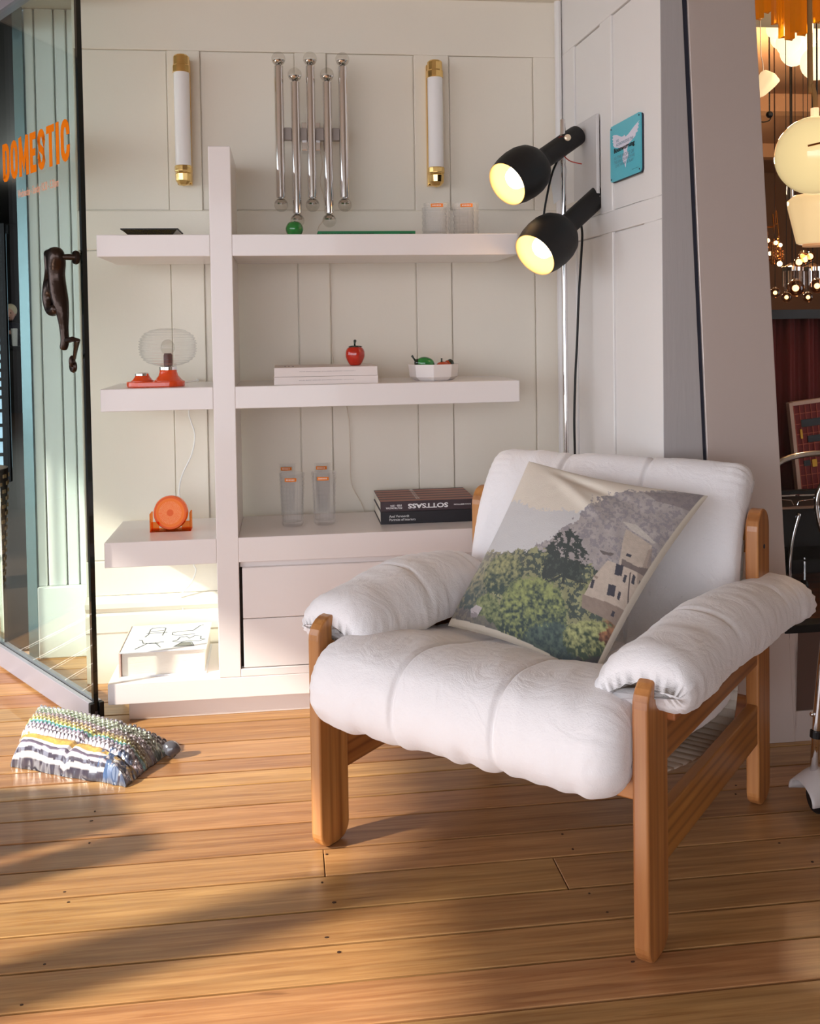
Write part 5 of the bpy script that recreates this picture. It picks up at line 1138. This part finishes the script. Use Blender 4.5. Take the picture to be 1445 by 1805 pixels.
# small conical spotlight shade at left
dC = 3.6; cC = atd(1345, 155, dC)
sp = hang('cone_shade', 'small white fluted glass shade beside the steel column', 'pendant light', cC)
qv = (atd(1332, 172, dC) - atd(1356, 136, dC)); mB_ = Matrix.Translation(atd(1358, 134, dC) - cC) @ qv.to_track_quat('Z', 'Y').to_matrix().to_4x4(); Lq = qv.length
obj('shade', MB().lathe([(.034, 0), (.037, .004), (.034, Lq * .3), (.022, Lq * .8), (.010, Lq), (1e-4, Lq)], 24, mB_, lambda t, z, j: 1 + .06 * math.cos(6 * t)), M_litw, sp, smooth=True)
obj('cord', MB().tube([atd(1346, 136, dC) - cC, atd(1344, 110, dC) - cC, atd(1341, 100, dC) - cC, Vector((-.02, 0, CZ - cC.z))], .0015, 6), M_white, sp)
# big cream globe
dE = 3.0; cE = atd(1436, 274, dE); rE = 68 * dE / FPX
bgp = hang('globe_pendant', 'large cream yellow glass globe pendant on a cloth cord', 'pendant light', cE)
obj('globe', MB().sphere((0, 0, 0), rE, 48, 32), mat('cream_globe', rgb(232, 206, 140), .08, coat=1.0, emit=(.95, .72, .36), es=.55), bgp, smooth=True)
mbb = MB(); mbb.lathe([(.012, rE - .004), (.012, rE + .025), (1e-4, rE + .025)], 16, FM(0, 0, 0)); obj('neck', mbb, M_litw, bgp)
obj('cloth_cord', MB().tube(smoothpts([atd(1437, 192, dE) - cE, atd(1436, 170, dE) - cE, atd(1431, 148, dE) - cE, atd(1428, 120, dE) - cE, Vector((-.02, 0, CZ - cE.z))]), .0075, 8), mat('cloth_cord', rgb(190, 140, 84), .8), bgp, smooth=True)
obj('inner_fitting', MB().tube([atd(1424, 257, dE - rE) - cE, atd(1450, 251, dE - rE) - cE], .003, 8), M_gold, bgp)
# ribbed glass shade
dF = 3.4; cF_ = atd(1440, 345, dF)
rs_ = hang('ribbed_pendant', 'tapering lit white glass pendant shade under the cream globe', 'pendant light', cF_); kF = dF / FPX
obj('glass_shade', MB().lathe([(10 * kF, .004), (40 * kF, 0), (49 * kF, -8 * kF), (48 * kF, -20 * kF), (34 * kF, -82 * kF), (30 * kF, -84 * kF)], 40, None, lambda t, z, j: 1 + .02 * math.cos(10 * t)), mat('shade_cream', rgb(240, 214, 168), .3, coat=.5, emit=(1, .68, .34), es=.5), rs_, smooth=True, solid=.003)
obj('inner_cup', MB().lathe([(24 * kF, -74 * kF), (25 * kF, -89 * kF), (1e-4, -88 * kF)], 32), mat('cup_peach', rgb(214, 160, 110), .4, emit=(1, .5, .25), es=.2), rs_, smooth='auto')
obj('cord', MB().tube([Vector((0, 0, 0)), Vector((0, 0, CZ - cF_.z))], .003, 6), M_black, rs_)
# crystal chandelier far left
M_gl = mat('glowing_glass', (1, .8, .5), .2, emit=(1.0, .60, .26), es=7.0)
M_cry = mat('crystal_warm', rgb(200, 140, 90), .05, .9)
dG = 5.0; cG = atd(1362, 430, dG)
cg = hang('crystal_chandelier', 'gilded chandelier with hanging crystal rods beside the steel column', 'chandelier', cG)
obj('gilt_frame', MB().tube([atd(1350, 400, dG) - cG, atd(1364, 400, dG) - cG], .004, 6).tube([atd(1364, 396, dG) - cG, atd(1371, 394, dG) - cG], .004, 6).tube([atd(1362, 377, dG) - cG, atd(1365, 412, dG) - cG], .004, 6).tube([atd(1368, 371, dG) - cG, atd(1373, 420, dG) - cG], .004, 6).tube([atd(1366, 400, dG) - cG, Vector((.01, 0, CZ - cG.z))], .003, 6), M_gold, cg)
for i, (px, y0_, y1_) in enumerate([(1352, 412, 470), (1356, 425, 462), (1360, 430, 468), (1364, 425, 470), (1368, 428, 462), (1372, 420, 458), (1376, 435, 460), (1380, 445, 458)]):
    mb = MB(); n_ = 7
    for j in range(n_): c = atd(px, y0_ + (y1_ - y0_) * j / n_, dG + .05 * math.sin(i * 2)) - cG; mb.sphere(c, .009, 6, 4, (.8, .8, 1.3))
    obj('crystal_rod', mb, M_cry, cg)
for (px, py) in [(1353, 424), (1367, 428), (1375, 432), (1357, 447), (1374, 465)]: obj('bulb', MB().sphere(atd(px, py, dG - .03) - cG, .010 if py < 460 else .013, 10, 8), M_gl, cg, smooth=True)
# glass ball lamps lower down
M_smoke = thin_glass('smoke_ball', (.62, .42, .30), 1.6)
for i, (px, py, rr3, d_, lab) in enumerate([(1416, 458, 15, 4.6, 'cluster lamp of glowing glass balls nearest below the ribbed pendant'), (1402, 508, 15, 4.3, 'single glowing smoked glass ball lamp above the curtain'), (1440, 504, 13, 4.4, 'glowing ball lamp at the right edge above the curtain'),
                                           (1366, 516, 9, 4.4, 'small lit ball lamp above the curtain beside the steel column'), (1386, 524, 9, 4.2, 'low lit ball lamp, second from the steel column'), (1424, 524, 9, 4.1, 'lowest lit ball lamp right of the smoked ball')]):
    c = atd(px, py, d_); o = hang('ball_lamp', lab, 'lamp', c, 'ball lamps above the red curtain'); R3 = rr3 * d_ / FPX
    if i == 0:
        for (dx, dy, q) in [(-8, 4, 7), (2, -2, 8), (11, -6, 7), (-2, -7, 5)]: obj('bulb', MB().sphere(atd(px + dx, py + dy, d_) - c, q * d_ / FPX * .8, 12, 8), M_gl, o, smooth=True); obj('glass_ball', MB().sphere(atd(px + dx, py + dy, d_) - c, q * d_ / FPX * 1.25, 16, 10), M_smoke, o, smooth=True)
    else:
        obj('bulb', MB().sphere((0, 0, 0), R3 * .38, 12, 8), M_gl, o, smooth=True); obj('glass_ball', MB().sphere((0, 0, 0), R3, 24, 16), M_smoke, o, smooth=True)
    obj('stem', MB().tube([(0, 0, R3 * .9), (0, 0, CZ - c.z)], .0014, 6), M_black, o)
    obj('chrome_cap', MB().lathe([(R3 * .45, R3 * .86), (R3 * .3, R3 * 1.1), (1e-4, R3 * 1.15)], 16), M_chrome, o, smooth='auto')
# crystal drops row
rd = random.Random(8)
for i, (px, py, d_) in enumerate([(1396, 478, 4.8), (1432, 478, 4.9)]):
    c = atd(px, py, d_); o = hang('crystal_pendant', ['clear glass rod pendant left of the ball cluster lamp', 'clear glass rod pendant right of the smoked ball lamp'][i], 'pendant light', c, 'glass rod pendants')
    obj('canopy', MB().lathe([(.05, 0), (.05, .02), (.01, .04), (1e-4, .04)], 20), M_chrome, o, smooth='auto'); obj('stem', MB().tube([(0, 0, .03), (0, 0, CZ - c.z)], .003, 6), M_black, o)
    for j in range(10): a = j * PI / 5; obj('glass_rod', MB().lathe([(.005, -.07 - rd.random() * .03), (.005, .0)], 6, FM(.042 * math.cos(a), .042 * math.sin(a), 0)), M_cut if j % 2 else M_chrome, o)
# small spot lamp with black cable on the ceiling
c = atd(1356, 202, 4.5); o = hang('ceiling_spot', 'small black spot fitting with a loose cable under the showroom ceiling', 'spotlight', c)
obj('spot_body', MB().sphere((0, 0, 0), .016, 16, 10), M_black, o, smooth=True); obj('cable', MB().tube(smoothpts([atd(1358, 205, 4.5) - c, atd(1356, 212, 4.5) - c, atd(1346, 215, 4.5) - c, atd(1338, 214, 4.5) - c]), .003, 6), M_black, o)
obj('rod', MB().tube([(0, 0, .01), (0, 0, CZ - c.z)], .003, 6), M_black, o)
c = atd(1393, 340, 4.6); o = hang('spot_lamp', 'small silver cylinder spotlight left of the ribbed pendant', 'spotlight', c)
obj('spot_body', MB().lathe([(.018, -.03), (.016, .03), (1e-4, .03)], 16), M_chrome, o, smooth='auto'); obj('rod', MB().tube([(0, 0, .03), (0, 0, CZ - c.z)], .003, 6), M_black, o)

# ================================================================== WHEELED STAND at the right edge
w0 = atz(1437, 1432, 0)
whs = thing('wheeled_stand', 'chrome stand leg on a castor with a grey plastic hood at the right edge', 'stand', (w0.x, w0.y, 0))
kx = Vector((w0.x, w0.y, 0)); Lw = lambda px, py, b: at(px, py, b) - kx
obj('castor_wheel', MB().lathe([(.010, -.013), (.030, -.013), (.034, -.008), (.034, .008), (.030, .013), (.010, .013)], 28, Matrix.Translation((.006, 0, .034)) @ Matrix.Rotation(PI / 2, 4, 'Y') @ Matrix.Identity(4)), M_black, whs, smooth='auto')
mb = MB(); vs = []; n1_, n2_ = 16, 14
for i in range(n1_ + 1):
    for j in range(n2_ + 1):
        a = PI * i / n1_; t = j / n2_; r_ = .055; vs.append((.010 + (t - .45) * .105, -r_ * math.cos(a) * (1 - .35 * t), .038 + r_ * math.sin(a) * (1.0 + .25 * math.sin(PI * t)) * (.55 + .45 * math.sin(PI * min(1, t * 1.15 + .08)))))
mb.add(vs, [(i * (n2_ + 1) + j, i * (n2_ + 1) + j + 1, (i + 1) * (n2_ + 1) + j + 1, (i + 1) * (n2_ + 1) + j) for i in range(n1_) for j in range(n2_)])
obj('hood', mb, mat('hood_grey', rgb(190, 180, 176), .4), whs, smooth=True, solid=.004)
obj('leg_tube', MB().tube([Lw(1434, 1362, w0.y), Lw(1439, 1270, w0.y), Lw(1447, 1180, w0.y), Lw(1462, 1050, w0.y)], .0095, 12), M_chrome, whs, smooth=True)
obj('collar', MB().tube([Lw(1437, 1300, w0.y), Lw(1438, 1288, w0.y)], .013, 12), M_black, whs); obj('knob', MB().sphere(Lw(1431, 1259, w0.y), .006, 12, 8), M_chrome, whs, smooth=True)
obj('knob_rod', MB().tube([Lw(1431, 1259, w0.y), Lw(1440, 1260, w0.y)], .003, 8), M_chrome, whs)

# ================================================================== HALL THINGS seen through the door glass
hx = lambda px, py, d_: atd(px, py, d_)
c = hx(-60, 620, 6.0)
wn = room_empty('window_2'); 
def hb(name, px0, px1, py0, py1, d_, m, t=.03): A_ = hx(px0, py1, d_); B_ = hx(px1, py0, d_); return struct(name, MB().box(A_.x, B_.x, A_.y, A_.y + t, A_.z, B_.z), m, wn)
M_day = mat('daylight_pane', rgb(200, 225, 240), .4, emit=rgb(170, 205, 225), es=.7)
hb('window_pane', -120, 7, 410, 830, 6.0, M_day); hb('window_frame', 7, 10, 395, 850, 5.98, M_black, .04); hb('window_frame', -120, 10, 395, 412, 5.98, M_black, .04); hb('window_frame', -120, 10, 830, 850, 5.98, M_black, .04)
for k_ in range(11): hb('blind_slat', -120, 7, 538 + k_ * 16, 546 + k_ * 16, 5.96, M_black, .01)
for k_ in range(4): hb('blind_slat', -120, 7, 722 + k_ * 26, 730 + k_ * 26, 5.96, M_black, .01)
# solid figure far down the hall, standing in for a reflection in the glass
hl = hx(62, 480, 13.0); fill_light((hl.x, hl.y, 2.6), 60, (1, .95, .9), .05)  # added point hidden behind the pilaster, brightens the figure; no fitting here
dP = 15.5; f0 = hx(19, 592, dP); px_m = dP / FPX
ps = thing('person', 'person with short blond hair in a dark top standing in for a reflection in the glass', 'person', (f0.x, f0.y, 0.0))
hz_ = at(19, 553, f0.y).z
H1 = hz_ + .12
M_skinp = mat('skin', rgb(226, 170, 150), .5); M_cloth = mat('dark_clothes', rgb(34, 34, 48), .8)
jt = [((0, 0, .98), .13), ((0, 0, 1.2), .13), ((0, 0, H1 - .32), .15), ((0, 0, H1 - .24), .06), ((-.19, 0, H1 - .35), .06), ((-.24, -.02, H1 - .62), .045), ((-.12, -.2, H1 - .68), .035), ((.19, 0, H1 - .35), .06), ((.25, -.04, H1 - .6), .045), ((.12, -.22, H1 - .42), .035), ((-.09, 0, .9), .10), ((-.10, 0, .48), .065), ((-.10, 0, .08), .045), ((-.10, -.12, .04), .04), ((.09, 0, .9), .10), ((.10, 0, .48), .065), ((.10, 0, .08), .045), ((.10, -.12, .04), .04)]
skin('body', jt, [(0, 1), (1, 2), (2, 3), (2, 4), (4, 5), (5, 6), (2, 7), (7, 8), (8, 9), (0, 10), (10, 11), (11, 12), (12, 13), (0, 14), (14, 15), (15, 16), (16, 17)], M_cloth, ps, 1, 0)
hd = MB(); hd.sphere((0, -.01, H1 - .12), .085, 20, 14, (.9, 1.05, 1.35)); hd.sphere((0, -.105, H1 - .13), .014, 8, 6, (.8, 1, 1.4)); hd.sphere((-.08, 0, H1 - .13), .018, 8, 6, (.5, 1, 1.5)); hd.sphere((.08, 0, H1 - .13), .018, 8, 6, (.5, 1, 1.5)); obj('head', hd, M_skinp, ps, smooth=True)
fc = MB(); fc.sphere((-.032, -.092, H1 - .11), .010, 8, 6); fc.sphere((.032, -.092, H1 - .11), .010, 8, 6); fc.sphere((0, -.092, H1 - .18), .016, 8, 6, (1.4, .5, .4)); obj('facial_features', fc, mat('face_dark', rgb(90, 44, 40), .6), ps)
hr = MB(); hr.sphere((0, .02, H1 - .075), .098, 20, 14, (1.02, 1.0, 1.12)); hr.v = [(v[0], max(v[1], -.075), v[2] + .01 * nz(v[0] * 40, v[1] * 40, v[2] * 40)) for v in hr.v]; hr.sphere((-.07, .0, H1 - .16), .045, 10, 8, (.6, 1, 1.4)); obj('hair', hr, mat('blond_hair', rgb(232, 214, 180), .7), ps, smooth=True)
for s_, c_ in ((-1, Vector((-.10, -.215, H1 - .68))), (1, Vector((.10, -.235, H1 - .41)))):
    hm = MB(); hm.sphere(c_, .035, 12, 8, (.8, .6, 1.1))
    for q in range(4): hm.tube([c_ + Vector((-s_ * .01, -.005, -.02 + q * .014)), c_ + Vector((-s_ * .05, -.025, -.022 + q * .015)), c_ + Vector((-s_ * .065, -.005, -.022 + q * .015))], .008, 6)
    hm.tube([c_ + Vector((0, -.01, .03)), c_ + Vector((-s_ * .03, -.03, .05))], .009, 6); obj('hand', hm, M_skinp, ps, smooth=True)
cpv = hx(25.5, 600, dP - .5); cup = thing('cup', 'tall pale cup standing on the hall counter in front of the person', 'cup', (cpv.x, cpv.y, at(25, 610, cpv.y).z))
obj('cup_body', MB().lathe([(.04, 0), (.048, .24), (.044, .24), (.036, .01), (1e-4, .01)], 20), M_white, cup, smooth='auto'); obj('lid', MB().lathe([(.05, .24), (.05, .255), (.04, .265), (1e-4, .265)], 20), M_white, cup)
zc_ = at(25, 610, cpv.y).z
ct = thing('counter', 'dark service counter across the hall behind the glass door', 'counter', (cpv.x, cpv.y, 0)); obj('counter_top', MB().box(-1.2, .6, -.16, .16, zc_ - .04, zc_), M_black, ct, bevel=.005); obj('counter_body', MB().box(-1.15, .55, -.12, .12, 0, zc_ - .04), hall, ct)
# rattan stool
rq = hx(6, 950, 4.6); rt = thing('rattan_basket', 'tall dark woven rattan basket low behind the far edge of the door glass', 'basket', (rq.x - .125, rq.y, 0)); ztop = at(6, 825, rq.y).z
obj('basket_body', MB().lathe([(.12, 0), (.15, ztop), (.14, ztop), (.11, .02), (1e-4, .02)], 28), mat('rattan_dark', rgb(60, 46, 36), .7), rt, smooth='auto')
mb = MB()
for i in range(28):
    for j in range(int(ztop / .035)):
        if (i + j) % 2: a = 2 * PI * i / 28; z_ = .02 + j * .035; r_ = .123 + .03 * z_ / ztop; mb.box(-.012, .012, -.003, .003, -.008, .008, Matrix.Translation((r_ * math.cos(a), r_ * math.sin(a), z_)) @ Matrix.Rotation(a + PI / 2, 4, 'Z'))
o = obj('weave', mb, mat('rattan_pale', rgb(196, 160, 110), .6), rt); o['kind'] = 'stuff'
